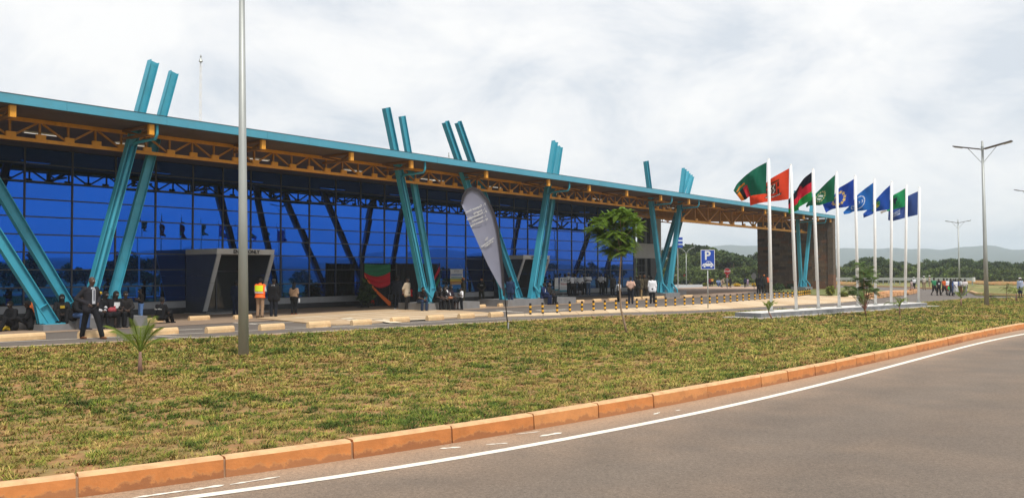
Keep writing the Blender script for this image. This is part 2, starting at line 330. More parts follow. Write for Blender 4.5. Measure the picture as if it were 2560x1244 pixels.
# near kerb: one stone after the other
def kerb_mat(name, col, wet):
    m = mat(name, col, 0.9, var=0.16, scale=5, bump=0.2, bscale=30)
    t = m.node_tree; b = t.nodes['Principled BSDF']; src = b.inputs['Base Color'].links[0].from_socket
    tcn = N(t, 'ShaderNodeTexCoord'); sp = N(t, 'ShaderNodeSeparateXYZ'); t.links.new(tcn.outputs['Object'], sp.inputs[0])
    no = N(t, 'ShaderNodeTexNoise'); no.inputs['Scale'].default_value = 4.6; no.inputs['Detail'].default_value = 9; no.inputs['Roughness'].default_value = .72; t.links.new(tcn.outputs['Object'], no.inputs['Vector'])
    a = N(t, 'ShaderNodeMath', operation='MULTIPLY_ADD'); t.links.new(sp.outputs['Z'], a.inputs[0]); a.inputs[1].default_value = -3.0; t.links.new(no.outputs['Fac'], a.inputs[2])
    mr_ = N(t, 'ShaderNodeMapRange'); mr_.inputs['From Min'].default_value = .25; mr_.inputs['From Max'].default_value = .35; mr_.inputs['To Max'].default_value = .9; t.links.new(a.outputs[0], mr_.inputs['Value'])
    mm = N(t, 'ShaderNodeMix', data_type='RGBA'); t.links.new(mr_.outputs[0], mm.inputs[0]); t.links.new(src, mm.inputs[6]); mm.inputs[7].default_value = (*wet, 1)
    # pale tide mark just above the wet part
    m3 = N(t, 'ShaderNodeMapRange'); m3.inputs['From Min'].default_value = .24; m3.inputs['From Max'].default_value = .30; m3.inputs['To Max'].default_value = .45; t.links.new(a.outputs[0], m3.inputs['Value'])
    m4 = N(t, 'ShaderNodeMix', data_type='RGBA'); t.links.new(m3.outputs[0], m4.inputs[0]); t.links.new(src, m4.inputs[6]); m4.inputs[7].default_value = (0.64, 0.33, 0.13, 1)
    t.links.new(m4.outputs[2], mm.inputs[6]); t.links.new(mm.outputs[2], b.inputs['Base Color'])
    return m
KERBF = kerb_mat('kerb_face', (0.52, 0.20, 0.06), (0.33, 0.14, 0.06)); KERBT = mat('kerb_top', (0.60, 0.37, 0.19), 0.95, var=0.2, scale=6, stain=((0.40, 0.22, 0.1), 8, .5, .7, .5)); MORT = mat('mortar', (0.33, 0.20, 0.12), 0.95, var=0.2)
KERBS = [KERBF, kerb_mat('kerb_face_dusty', (0.53, 0.23, 0.08), (0.34, 0.145, 0.06)), kerb_mat('kerb_face_deep', (0.49, 0.185, 0.055), (0.28, 0.11, 0.045))]
kerb = thing('kerb', None, None); tag(kerb, kind='structure')
dens, Ltot = resample(KP, 900); sk = 0.0; ds = Ltot / 899; i0 = 0
TT = np.gradient(dens, axis=0); TT /= np.hypot(TT[:, 0], TT[:, 1])[:, None]; RN = np.c_[TT[:, 1], -TT[:, 0]]
def kerb_piece(mb, a, b, prof, top_idx, jitter=0.0):
    idx = np.linspace(a, b, 5); np_ = len(prof); base = len(mb.v)
    for q in idx:
        x = np.interp(q, range(900), dens[:, 0]); y = np.interp(q, range(900), dens[:, 1]); nx = np.interp(q, range(900), RN[:, 0]); ny = np.interp(q, range(900), RN[:, 1])
        for (d, z) in prof: mb.v.append((x + nx * (d + jitter), y + ny * (d + jitter), z))
    for k in range(4):
        for j in range(np_):
            j2 = (j + 1) % np_; mb.f.append((base + k * np_ + j, base + (k + 1) * np_ + j, base + (k + 1) * np_ + j2, base + k * np_ + j2)); mb.m.append(1 if j in top_idx else 0)
    mb.f.append(tuple(base + j for j in range(np_))); mb.m.append(0); mb.f.append(tuple(base + 4 * np_ + j for j in reversed(range(np_)))); mb.m.append(0)
JP = [(196, 1249), (571, 1193), (874, 1143), (1124, 1105), (1329, 1072), (1503, 1045), (1644, 1022), (1780, 996), (1906, 968), (1979, 954), (2041, 940), (2095, 928), (2143.5, 917), (2188.5, 906), (2227, 899), (2296, 882), (2326, 875), (2378.5, 863.6), (2403, 855)]
JI = sorted(int(np.argmin((dens[:, 0] - p.x) ** 2 + (dens[:, 1] - p.y) ** 2)) for p in pxline(JP)); JI = [JI[0] - k * 1.27 / ds for k in (4, 3, 2, 1)] + JI
JI = [j for j in JI if j >= 0]; 
while JI[-1] < 880: JI.append(JI[-1] + 1.2 * rnd.uniform(.95, 1.05) / ds)
for i0, b in zip(JI[:-1], JI[1:]):
    if b - i0 < .2 / ds: continue
    b = min(b, 899); g = 0.012 / ds; h = 0.205 + rnd.uniform(-.006, .006)
    mb = MB(); kerb_piece(mb, i0 + g, b - g, [(0, 0), (-.012, h - .025), (-.03, h), (-.15, h), (-.15, 0)], (2, 1), rnd.uniform(-.006, .006))
    part('kerb_stone', mb, [rnd.choice(KERBS), KERBT], kerb)
mb = MB()
for q in range(0, 880, 40): kerb_piece(mb, q, q + 40, [(-.02, 0), (-.03, .175), (-.145, .175), (-.145, 0)], ())
part('mortar', mb, MORT, kerb)

# lawn between the kerb and the service road
LP = np.array([[p.x, p.y] for p in pxline([(-420, 893), (0, 870), (315, 854), (621, 839.5), (940, 822), (1264, 804.5), (1462, 791.5), (1699, 785), (1902, 775.5), (2100, 766), (2310, 755.5), (2421, 746.5), (2700, 742)])])
NU, NVv = 150, 26
KU, _ = resample(offs(KP, -0.13), NU); LU, _ = resample(LP, NU)
def lawn_xy(u, v):
    u = np.asarray(u) * (NU - 1); kx = np.interp(u, range(NU), KU[:, 0]); ky = np.interp(u, range(NU), KU[:, 1]); lx = np.interp(u, range(NU), LU[:, 0]); ly = np.interp(u, range(NU), LU[:, 1])
    return kx + (lx - kx) * v, ky + (ly - ky) * v
def lawn_z(u, v, x, y):
    s_ = np.clip(v / .16, 0, 1); s_ = s_ * s_ * (3 - 2 * s_)
    return 0.05 + 0.13 * (1 - s_) - 0.045 * np.clip((v - .9) / .1, 0, 1) + (vnoise(x, y, .7, 5) - .5) * .03 * (v > .02)
SOIL = mat('red_soil', (0.33, 0.155, 0.062), 0.97, var=0.3, scale=3.5, stain=((0.22, 0.165, 0.055), 2.4, .38, .58, .85), bump=0.6, bscale=14)
lb = MB()
for j in range(NVv):
    v = (j / (NVv - 1)) ** 1.3; x, y = lawn_xy(np.linspace(0, 1, NU), v); z = lawn_z(None, v, x, y)
    lb.v.extend(zip(x, y, z))
for j in range(NVv - 1):
    for i in range(NU - 1): lb.f.append((j * NU + i, j * NU + i + 1, (j + 1) * NU + i + 1, (j + 1) * NU + i)); lb.m.append(0)
tag(part('soil', lb, SOIL, smooth=True), kind='structure')
eb = MB(); EU_, _ = resample(LP, 120); strip(EU_, -0.10, 0.02, 0.0, eb)
eb.v = [(a, b, 0.03) for a, b, c in eb.v]
tag(part('lawn_edging', eb, KERBT), kind='structure')

def grass_mesh(name, P, h, nb, wid, col, lean=(0.5, 1.35)):
    n = len(P); nbt = n * nb; ti = np.repeat(np.arange(n), nb)
    az = rng.random(nbt) * 2 * PI; az = np.where(rng.random(nbt) < .35, 0.4 + rng.normal(0, .7, nbt), az); ln = lean[0] + (lean[1] - lean[0]) * rng.random(nbt)
    L = h[ti] * (0.55 + 0.75 * rng.random(nbt)); w = wid[ti] * (0.7 + .6 * rng.random(nbt))
    d = np.c_[np.cos(az), np.sin(az), np.zeros(nbt)]; sd_ = np.c_[-np.sin(az), np.cos(az), np.zeros(nbt)]
    base = P[ti] + d * (rng.random(nbt) * .45 * h[ti])[:, None] + sd_ * (rng.normal(0, .3, nbt) * h[ti])[:, None]
    mid = base + d * (np.sin(ln) * L * .5)[:, None]; mid[:, 2] += np.cos(ln * .75) * L * .5
    ln2 = np.minimum(ln + .45, 1.75); tip = mid + d * (np.sin(ln2) * L * .5)[:, None]; tip[:, 2] += np.cos(ln2) * L * .5
    V = np.stack([base - sd_ * w[:, None], base + sd_ * w[:, None], mid + sd_ * (w * .75)[:, None], mid - sd_ * (w * .75)[:, None], tip], 1).reshape(-1, 3)
    o = np.arange(nbt)[:, None] * 5; T = np.concatenate([o + [0, 1, 2], o + [0, 2, 3], o + [3, 2, 4]], 1).reshape(-1)
    C = col[ti] * (0.75 + .5 * rng.random(nbt))[:, None]; C = np.repeat(C, 5, 0); C = C.reshape(nbt, 5, 3) * np.array([.8, .8, 1, 1, 1.1])[None, :, None]  # feet darker, tips lighter: tuft shade painted into the blade colour
    me = bpy.data.meshes.new(name); me.vertices.add(len(V)); me.vertices.foreach_set('co', V.astype(np.float32).ravel())
    nt_ = len(T) // 3; me.loops.add(len(T)); me.loops.foreach_set('vertex_index', T.astype(np.int32)); me.polygons.add(nt_)
    me.polygons.foreach_set('loop_start', (np.arange(nt_) * 3).astype(np.int32)); me.polygons.foreach_set('loop_total', np.full(nt_, 3, np.int32))
    ca = me.color_attributes.new('col', 'FLOAT_COLOR', 'POINT'); ca.data.foreach_set('color', np.c_[C.reshape(-1, 3), np.ones(len(V))].astype(np.float32).ravel())
    me.update(calc_edges=True); return me
GRASSM = mat('grass_blades', (0.1, 0.1, 0.03), 0.8, var=0.0, attr=True, spec=0.15)
PAL = np.array([(0.060, 0.095, 0.014), (0.135, 0.165, 0.022), (0.235, 0.220, 0.040), (0.36, 0.265, 0.085), (0.27, 0.165, 0.06)])
def pal(x, y):
    g = vnoise(x, y, 2.2, 21) * .26 + vnoise(x, y, .40, 22) * .30 + vnoise(x, y, .15, 33) * .44 + rng.normal(0, .13, len(x))
    k = np.select([g > .66, g > .555, g > .445, g > .33], [0, 1, 2, 3], 4)
    return PAL[k]
cand = 900000; u = rng.random(cand); v = rng.random(cand) * .985 + .004; x, y = lawn_xy(u, v)
kx, ky = lawn_xy(u, 0 * v); lx, ly = lawn_xy(u, 0 * v + 1); wgt = np.hypot(lx - kx, ly - ky)
dist = np.hypot(x, y)
dens_t = np.where(dist < 12, 190, np.where(dist < 17, 140, np.where(dist < 24, 90, np.where(dist < 36, 42, 17))))
fine = vnoise(x, y, .15, 33); patch = vnoise(x, y, 1.1, 31) * .24 + vnoise(x, y, .32, 32) * .32 + fine * .44
dens_t = dens_t * np.clip((patch - .20) * 4.4, .22, 1.25)
inv = (np.abs(x) < y * .62 + 1.2) & (y > 3)
dens_t = np.where(inv, dens_t, dens_t * .15)
du = np.hypot(np.diff(KU[:, 0]).sum(), np.diff(KU[:, 1]).sum()); area = du * wgt
keep = rng.random(cand) < np.clip(dens_t * area / cand, 0, 1)
edge = (v < .955) | (rng.random(cand) < .35); keep &= edge
x, y, u, v, dist, fine = x[keep], y[keep], u[keep], v[keep], dist[keep], fine[keep]
P = np.c_[x, y, lawn_z(u, v, x, y) - .006]
hh = (0.034 + .028 * rng.random(len(x)) + .042 * fine) * np.where(rng.random(len(x)) < .06, 1.6, 1) * np.clip(dist / 16, 1, 1.5); ww = np.clip(0.0042 * np.maximum(dist / 10, .8), .0035, .014)
tag(link('grass', grass_mesh('grass', P, hh, 11, ww, pal(x, y) * (.60 + .85 * vnoise(x + 40, y + 40, .19, 34))[:, None])), kind='stuff', label=None); GRASS = bpy.data.objects['grass']; GRASS.data.materials.append(GRASSM); GRASS['label'] = 'patchy yellow green grass growing on the red soil verge'  # noise factor paints shadow contrast between tufts into their colour
print('grass tufts', len(x))

# service road, parking asphalt and paving behind the lawn
RA = np.array((0.128, 0.108, 0.094))
def asph_sheet(name, pts, z, col=RA):
    mb = MB(); mb.sheet([(p[0], p[1], z) for p in pts]); mb.c = [col] * len(pts); return tag(part(name, mb, ASPH), kind='structure')
poly = [tuple(p) for p in LP] + [tuple(gp(x, y)[:2]) for x, y in [(2700, 739.8), (2560, 739.3), (2440, 736.5), (2425, 729), (2320, 721), (2193, 715.5), (2110, 712.5), (1980, 711), (1700, 716)]] + [tuple(W(16, -6, 0)[:2]), tuple(W(-60, -6, 0)[:2])]
asph_sheet('service_road', poly, 0.0)
PAVE = mat('brown_paving', (0.30, 0.215, 0.15), 0.9, var=0.14, scale=2.0, stain=((0.20, 0.14, 0.10), 0.5, .45, .7, .6), bump=0.2)
fb = MB(); fb.sheet([W(-60, -.5, .012), W(-60, 8.9, .012), W(19, 8.9, .012), W(19, -.5, .012)])
tag(part('forecourt', fb, PAVE), kind='structure')
BRK = mat('paving_joint', (0.42, 0.30, 0.2), .9, var=.15); 
pb = MB(); pb.sheet([gp(x, y, .006) for x, y in [(1690, 743.5), (1705, 741), (1690, 719), (1758, 715.5), (1890, 716.5), (1912, 724), (1868, 731.5), (1790, 740)]])
tag(part('plaza', pb, mat('pink_paving', (0.40, 0.27, 0.19), .9, var=.16, scale=1.0, stain=((0.28, 0.19, 0.135), .35, .45, .7, .7))), kind='structure')
sb = MB(); sb.sheet([gp(x, y, .014) for x, y in [(1672, 716), (1690, 719.5), (1757, 717), (1757, 709), (1690, 711)]])
tag(part('concrete_path', sb, CONC), kind='structure')
# painted lines on the asphalt
pm = MB()
def seg(a, b, w=.05, z=.010):
    A = gp(*a, z); B = gp(*b, z); n_ = (B - A); n_ = Vector((-n_.y, n_.x, 0)).normalized() * w
    q = [A - n_, A + n_, B + n_, B - n_]
    if (q[1] - q[0]).cross(q[2] - q[0]).z < 0: q.reverse()
    pm.add(q, [(0, 1, 2, 3)])
for a, b, w in [((-300, 881), (0, 867.5), .06), ((0, 867.5), (315, 851.5), .06), ((315, 851.5), (621, 837.5), .06), ((621, 837.5), (940, 820.5), .06), ((940, 820.5), (1264, 803.2), .06), ((1264, 803.2), (1462, 790.6), .05),
                ((0, 854.5), (315, 840.3), .05), ((315, 840.3), (621, 826), .05), ((621, 826), (940, 811), .05), ((940, 811), (1264, 794.5), .05),
                ((331, 816), (467, 811.5), .07), ((390, 811), (467, 811.5), .05), ((529, 802), (642, 809.7), .08), ((448, 824), (508, 821), .07), ((622, 808), (761, 804), .07), ((1143, 779), (1192, 781), .08), ((1192, 781), (1215, 783), .06), ((1240, 775.6), (1280, 778), .08), ((1250, 777), (1308, 780.5), .08), ((1340, 775), (1420, 772.4), .09), ((1340, 775), (1370, 777), .06), ((1370, 777), (1420, 772.4), .06),
                ((390, 839), (510, 843.5), .05), ((510, 843.5), (300, 848), .03), ((880, 824), (945, 819), .05), ((1000, 815), (1060, 812.5), .05), ((1110, 809), (1160, 807), .05), ((1268, 796), (1330, 795), .05), ((700, 816), (990, 817), .04),
                ((2085, 757.5), (2110, 756), .06), ((2150, 753), (2175, 751.5), .06), ((2215, 752), (2240, 750.5), .06), ((2310, 755), (2421, 746), .06), ((2421, 746), (2560, 742.2), .06)]: seg(a, b, w)
tag(part('painted_lines', pm, LINEM), kind='structure')
# raised beige crossing with pale stripes
XB = mat('crossing_concrete', (0.50, 0.36, 0.22), .9, var=.12, scale=1.5, stain=((0.38, 0.25, 0.14), .6, .45, .7, .6)); XW = mat('crossing_stripe', (0.70, 0.60, 0.45), .85, var=.1, scale=2, stain=((0.5, 0.36, 0.22), 1.0, .5, .7, .6))
xb = MB(); xp = [gp(x, y) for x, y in [(640, 797), (700, 790.5), (860, 780), (970, 774.5), (1090, 775.5), (1200, 781), (1255, 786), (1215, 790.5), (1150, 794), (1060, 799.5), (930, 808), (840, 812.5), (800, 812), (720, 804)]]
xb.prism([p + Vector((0, 0, .002)) for p in reversed(xp)], Vector((0, 0, .045)))
tag(part('raised_crossing', xb, XB), kind='structure')
pm = MB()
for a, b, w in [((735, 793), (1000, 777.3), .16), ((700, 797), (1090, 777.5), .13), ((760, 798), (1140, 780), .13), ((840, 799), (1180, 783), .15), ((905, 799.5), (1215, 786), .13), ((995, 800), (1100, 795), .2), ((940, 797), (990, 806), .25), ((860, 793), (885, 800), .25)]: seg(a, b, w, .051)
tag(part('crossing_stripes', pm, XW), kind='structure')
# concrete apron of separate slabs along the bollards
TA, _ = resample(pxline([(1266, 790), (1326, 787), (1455, 780.3), (1567, 774), (1688, 766.5), (1774, 762), (1860, 754), (1948, 747), (2018, 739.5), (2076, 741.5), (2186, 739.5)]), 41)
BA, _ = resample(pxline([(1266, 791.5), (1456, 785.5), (1560, 781), (1699, 777.5), (1860, 770), (1902, 767), (2085, 757.5), (2152, 751), (2205, 744)]), 41)
apron = thing('apron', None, None); tag(apron, kind='structure')
SLAB = [mat('apron_slab_pale', (0.60, 0.46, 0.30), .9, var=.10, scale=1.2, stain=((0.46, 0.32, 0.19), .9, .5, .72, .5)), mat('apron_slab_warm', (0.55, 0.40, 0.245), .9, var=.10, scale=1.2, stain=((0.45, 0.29, 0.16), .9, .45, .72, .5))]
for i in range(40):
    a, b, c, d = [Vector((*q, 0.0)) for q in (TA[i], TA[i + 1], BA[i + 1], BA[i])]
    g = .012; dz = rnd.uniform(0, .012); t1 = (b - a).normalized() * g; t2 = (c - d).normalized() * g
    mb = MB(); q = [a + t1, b - t1, c - t2, d + t2]; zt = [.075 + dz, .075 + dz, .03 + dz, .03 + dz]
    top = [p + Vector((0, 0, z)) for p, z in zip(q, zt)]
    mb.add(q + top, [(0, 1, 2, 3), (7, 6, 5, 4), (0, 4, 5, 1), (1, 5, 6, 2), (2, 6, 7, 3), (3, 7, 4, 0)])
    part('slab', mb, SLAB[(i * 7 // 3) % 2], apron)
# planted bed beside the stone wall, far kerb, sandstone nose of the island
bd = MB(); bedp = [gp(x, y) for x, y in [(1893, 719), (1925, 729), (1985, 735), (2022, 738.5), (2078, 740.5), (2188, 738.5), (2215, 729), (2150, 722), (2095, 720), (2000, 716)]]
bd.prism([p + Vector((0, 0, .004)) for p in reversed(bedp)], Vector((0, 0, .10)))
BEDM = mat('bed_turf', (0.13, 0.15, 0.035), .95, var=.3, scale=2.5, stain=((0.26, 0.2, 0.08), 1.0, .5, .65, .8), bump=.5, bscale=12)
tag(part('planted_bed', bd, BEDM), kind='structure')
fk = MB(); fkp, _ = resample(pxline([(2110, 713.5), (2193, 716.8), (2250, 718.5), (2320, 722), (2400, 727), (2428, 731.5), (2445, 737.5), (2560, 740.8), (2760, 745)]), 60)
for i in range(59): fk.beam((*fkp[i], .08), (*fkp[i + 1], .08), .22, .2, mi=0)
tag(part('far_kerb', fk, KERBT), kind='structure')
fg = MB(); fg.sheet([gp(x, y, .06) for x, y in [(2425, 730), (2440, 737), (2560, 740.3), (2760, 744.5), (2760, 716), (2560, 713), (2440, 712)]][::-1])
FGM = mat('far_grass', (0.15, 0.155, 0.035), .95, var=.28, scale=.5, stain=((0.30, 0.21, 0.08), .12, .5, .65, .8), bump=.5, bscale=3)
tag(part('far_verge', fg, FGM), kind='structure')
fg = MB(); fg.sheet([gp(x, y, .02) for x, y in [(2090, 712.3), (2193, 715.8), (2320, 721), (2420, 728), (2440, 711), (2440, 704), (2080, 703)]][::-1])
tag(part('guardrail_verge', fg, FGM), kind='structure')
isl = thing('traffic_island', 'sandstone nose of the island beside the curving road', 'traffic island', gp(2230, 738)); SAND = mat('sandstone', (0.56, 0.30, 0.14), .92, var=.2, scale=2.5, stain=((0.38, 0.18, 0.08), 1.5, .5, .7, .6))
mb = MB(); op = [gp(x, y) for x, y in [(2150, 748.5), (2196, 745), (2245, 739.5), (2282, 734.5), (2292, 731), (2274, 728.6), (2222, 729.5), (2165, 738)]]
mb.prism([p + Vector((0, 0, .003)) for p in reversed(op)], Vector((0, 0, .16))); part('paving', mb, SAND, isl)
ep, _ = resample(op[:6], 23)
for i in range(22):
    a = Vector((*ep[i], 0)); b = Vector((*ep[i + 1], 0)); mb = MB(); c = (a + b) / 2; hd = (b - a) * .43; sdv = Vector((-hd.y, hd.x, 0)).normalized() * .12
    mb.obox(c + Vector((0, 0, .14 + .02 * (i % 3))), hd, sdv, Vector((0, 0, .13))); part('edging_stone', mb, SAND, isl)
mb = MB()
for i, (x, y) in enumerate([(2160, 742.5), (2180, 740), (2200, 737.5), (2222, 735.5), (2243, 733.5), (2262, 732), (2190, 735), (2214, 732.5), (2236, 731)]):
    p = gp(x, y, .16); mb = MB(); mb.obox(p + Vector((0, 0, .05)), DV * .55, NV * .3, Vector((0, 0, .06))); part('paving_stone', mb, SAND, isl)
mh = MB()
for k, (x, y, r) in enumerate([(2440, 709, 1.6), (2466, 710, 1.0), (2500, 711.5, 1.5), (2535, 713, 1.7), (2100, 712, 1.6), (2130, 711, 1.2)]):
    h = MB(); h.ball(gp(x, y), r, 12, 8, (1.6, .8, .32)); h.v = [(a + rnd.uniform(-.08, .08), b, max(c, -.02) + rnd.uniform(0, .05)) for a, b, c in h.v]
    tag(part('soil_heap', h, SOIL, smooth=True), '%s low heap of orange soil along the far edge of the road from the left' % nth([3, 4, 5, 6, 1, 2][k]), 'soil heap', 'soil heaps along the far road')
# hills
HILL = mat('wooded_hill', (0.040, 0.058, 0.036), .95, var=.4, scale=.03, stain=((0.085, 0.09, 0.05), .014, .5, .65, .7), bump=1.0, bscale=.12)
hb = MB(); nA = 900
radii = [(300, 0, 0, 1), (520, 2, 4, 41), (850, 7, 12, 42), (1150, 8, 15, 43), (1350, 4, 9, 44), (1800, 14, 26, 45), (2250, 20, 62, 46), (2600, 10, 40, 47), (2850, 0, 0, 1)]
for r, h0, h1, sd_ in radii:
    a = np.arange(nA) * 2 * PI / nA; X, Y = r * np.sin(a), r * np.cos(a)
    nz = vnoise(X + 5000, Y + 5000, r * .24, sd_) * .60 + vnoise(X + 5000, Y + 5000, r * .09, sd_ + 9) * .30 + vnoise(X + 5000, Y + 5000, r * .02, sd_ + 19) * .10
    z = -.05 + h0 * .35 + (h1 + h0 * .4) * np.clip((nz - .25) * 1.8, 0, 1.2)
    if h1 == 0: z = np.full(nA, -.05)
    hb.v.extend(zip(X, Y, z))
for j in range(len(radii) - 1):
    for i in range(nA): hb.f.append((j * nA + i, j * nA + (i + 1) % nA, (j + 1) * nA + (i + 1) % nA, (j + 1) * nA + i)); hb.m.append(0)
hb.f = [f[::-1] for f in hb.f]
tag(part('hills', hb, HILL, smooth=True), kind='structure')
# ------------------------------------------------------------------ terminal building
ZT = 7.62                                       # underside of the canopy
B = thing('terminal_building', 'long airport terminal with mirrored blue glass front, teal leaning columns and ochre roof trusses', 'terminal', W(-10, 0, 0))
mull = [58.8, 178.5, 287, 387.5, 481, 556, 626, 701.3, 773, 838.8, 901.3, 960.9, 1016.6, 1067.8, 1117, 1164.3, 1207, 1249, 1285, 1319.6, 1357, 1393.6, 1429.4, 1462.3, 1494.7, 1525.6, 1555, 1584.5]
SM = [ws(x, 0) for x in mull]
while len(SM) < 34: SM.insert(0, SM[0] - 1.86)
ZR = [0.64, 1.42, 2.21, 2.99, 3.77, 4.56, 5.34, 6.12, 6.90, ZT - .02]
S0, S1 = SM[0], SM[-1]
mb = MB(); mb.wbox(S0, S1, -.10, .03, 0.30, 0.63)
gw = part('glass_wall', mb, SILL, B)            # sill band carries frames and panes
mb = MB(); mb.wbox(S0, S1, -.12, .0, 0.0, 0.297)
for s in np.arange(S0, S1, .9): mb.wbox(s + .01, s + .89, -.02, .015, 0.01, .29)
pl = part('dark_tile_plinth', mb, DTILE, B)
me_m = MB(); me_m.box(-.035, .035, -.05, .05, 0, ZT - .66); me_m = me_m.mesh('mullion', ALU)
RZ = math.atan2(DV.y, DV.x)
for s in SM: link('mullion', me_m, gw, W(s, .0, .64) - wloc(gw), (0, 0, RZ))
me_t = {}
for z in ZR[1:-1]:
    mb = MB(); mb.wbox(S0, S1, -.03, .035, z - .028, z + .028); part('transom', mb, ALU, gw)
pane_cache = {}
def pane_mesh(w, h):
    k = (round(w, 2), round(h, 2))
    if k not in pane_cache:
        mb = MB(); mb.box(-w / 2, w / 2, -.012, .0, -h / 2, h / 2); pane_cache[k] = mb.mesh('pane', GLASS)
    return pane_cache[k]
for i in range(len(SM) - 1):
    w = (SM[i + 1] - SM[i]) * KS - .066
    for j in range(len(ZR) - 1):
        h = ZR[j + 1] - ZR[j] - .054
        p = W((SM[i] + SM[i + 1]) / 2, -.008, (ZR[j] + ZR[j + 1]) / 2)
        link('pane', pane_mesh(w, h), gw, p - wloc(gw), (rnd.gauss(0, .0016), rnd.gauss(0, .0004), RZ + rnd.gauss(0, .0018)))
# closed hall behind the glass
mb = MB(); mb.wbox(S0, S1, -26, -.16, 0, ZT); part('hall', mb, SLATE, B)

# roof deck, soffit, fascia
def wpx(s, e): p = W(s, e, 2); return 1280 + FPX * p.x / p.y
def solve(f, lo, hi, v):
    for _ in range(40):
        m = (lo + hi) / 2; lo, hi = (m, hi) if (f(m) < v) == (f(hi) > f(lo)) else (lo, m)
    return (lo + hi) / 2
SE = ws(2090, 9.2); SL = -46.0; EF = 9.2
mb = MB(); mb.wbox(SL, 17.5, .02, EF - .12, ZT, ZT + .06); part('soffit', mb, SOFF, B)
mb = MB()
q = [(EF - .14, ZT + .075), (EF - .14, ZT + .24), (-26, 9.0), (-26, 8.82), (7.0, ZT + .12)]
mb.prism([W(SL, e_, z) for e_, z in q], DV * (17.5 - SL)); part('roof', mb, SOFF, B)
mb = MB(); q = [(EF - .14, ZT + .075), (EF - .14, ZT + .24), (-8, 8.75), (-8, 8.62), (7.0, ZT + .13)]
mb.prism([W(17.502, e_, z) for e_, z in q], DV * (SE - .45 - 17.5)); part('canopy_roof', mb, SOFF, B)
s = SL
fl = [ws(x, EF) for x in (0, 415, 668, 1094, 1500, 1820)]
cuts = [SL, -34, -24.5] + sorted(fl[1:]) + [SE]
cuts = sorted(cuts)
for a, b in zip(cuts[:-1], cuts[1:]):
    mb = MB(); mb.wbox(a + .004, b - .004, EF - .06, EF, ZT + .02, ZT + .335); mb.wbox(a + .004, b - .004, EF - .30, EF - .061, ZT + .30, ZT + .331)
    part('fascia_panel', mb, FASC, B)
mb = MB(); mb.wbox(SL, SE, EF - .32, EF + .012, ZT + .336, ZT + .352); part('roof_edge_trim', mb, ALU, B)
mb = MB(); mb.wbox(SL, SE, EF - .28, EF - .061, ZT + .03, ZT + .25); part('gutter', mb, FASC, B)

# long front truss
YELD = mat('shaded_ochre', (.46, .20, .03), .55, var=.2, scale=3)  # darker ochre for web struts, canopy shade painted into the colour
def truss(s0, s1, step, zb, zt, e_, cw, first_v=0, zig=True):
    mb = MB(); mb.wbox(s0, s1, e_ - cw / 2, e_ + cw / 2, zb, zb + cw * .75)
    tr = part('truss', mb, YELL, B)
    mb = MB(); mb.wbox(s0, s1, e_ - cw / 2 + .02, e_ + cw / 2 - .02, zt - .14, zt); part('top_chord', mb, YELL, tr)
    n_ = int((s1 - s0) / step); t = cw * .45
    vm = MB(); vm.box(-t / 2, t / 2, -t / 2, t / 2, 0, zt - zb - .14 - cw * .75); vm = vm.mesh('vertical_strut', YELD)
    gmA = MB(); gmA.box(-.17, .17, -.012, .012, 0, .15); gmA.box(-.17, .17, -cw / 2 + .004, -cw / 2 + .022, -.02, .16); gmA = gmA.mesh('gusset', YELL)
    for k in range(n_ + 1):
        s_ = s0 + .1 + k * step
        if s_ > s1 - .05: break
        z0 = zb + cw * .75
        link('vertical_strut', vm, tr, W(s_, e_, z0) - wloc(tr), (0, 0, RZ))
        link('gusset', gmA, tr, W(s_, e_ + cw / 2 - .02, z0) - wloc(tr), (0, 0, RZ))
        if k % 2 == first_v and s_ + step < s1:
            for sg in (-1, 1):
                if s_ + sg * step < s0: continue
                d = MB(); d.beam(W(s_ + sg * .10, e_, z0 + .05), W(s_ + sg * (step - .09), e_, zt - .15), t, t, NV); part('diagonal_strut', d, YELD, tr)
    return tr
sV4 = ws(1700, 7.0)
SG = ws(150, 7.0); step = .925
s_start = SG - .1 - step * 2 * 9
truss(max(s_start, -46), sV4, step, 6.78, ZT - .01, 7.0, .16)
truss(sV4 + .05, SE - 1.25, 2.2, 6.06, ZT - .01, 7.05, .24)
# interior lattices of the open canopy: sky shows through them
def lattice(p0, p1, zb0, zt0, zb1, zt1, n_, name='lattice_truss'):
    p0 = Vector(p0); p1 = Vector(p1); L = p1 - p0; sd_ = L.cross(ZV).normalized()
    mb = MB(); mb.beam(p0 + ZV * zb0, p1 + ZV * zb1, .11, .11, sd_); mb.beam(p0 + ZV * zt0, p1 + ZV * zt1, .12, .12, sd_)
    for k in range(n_ + 1):
        t = k / n_; q = p0 + L * t; a = q + ZV * (zb0 + (zb1 - zb0) * t); b = q + ZV * (zt0 + (zt1 - zt0) * t)
        mb.beam(a + ZV * .04, b - ZV * .05, .07, .07, sd_)
        if k < n_:
            t2 = (k + 1) / n_; q2 = p0 + L * t2; a2 = q2 + ZV * (zb0 + (zb1 - zb0) * t2); b2 = q2 + ZV * (zt0 + (zt1 - zt0) * t2)
            if k % 2 == 0: mb.beam(a + ZV * .03, b2 - ZV * .03, .06, .06, sd_)
            else: mb.beam(b - ZV * .03, a2 + ZV * .03, .06, .06, sd_)
    part(name, mb, YELL, B)
for e_, zb, zt in ((-7.5, 7.75, 8.55), (-3.8, 7.72, 8.3)):
    lattice(W(17.0, e_, 0), W(SE - 1.2, e_, 0), zb, zt, zb, zt, 18)
for s_ in np.arange(19.2, SE - 1, 2.3):
    lattice(W(s_, -7.5, 0), W(s_, 6.8, 0), 8.0, 8.55, 7.3, ZT + .02, 12, 'cross_truss')
BRN = mat('shaded_bracket_ochre', (.22, .105, .028), .6, var=.2, scale=3)  # ochre browned so the roof's shadow is painted onto the bracket struts
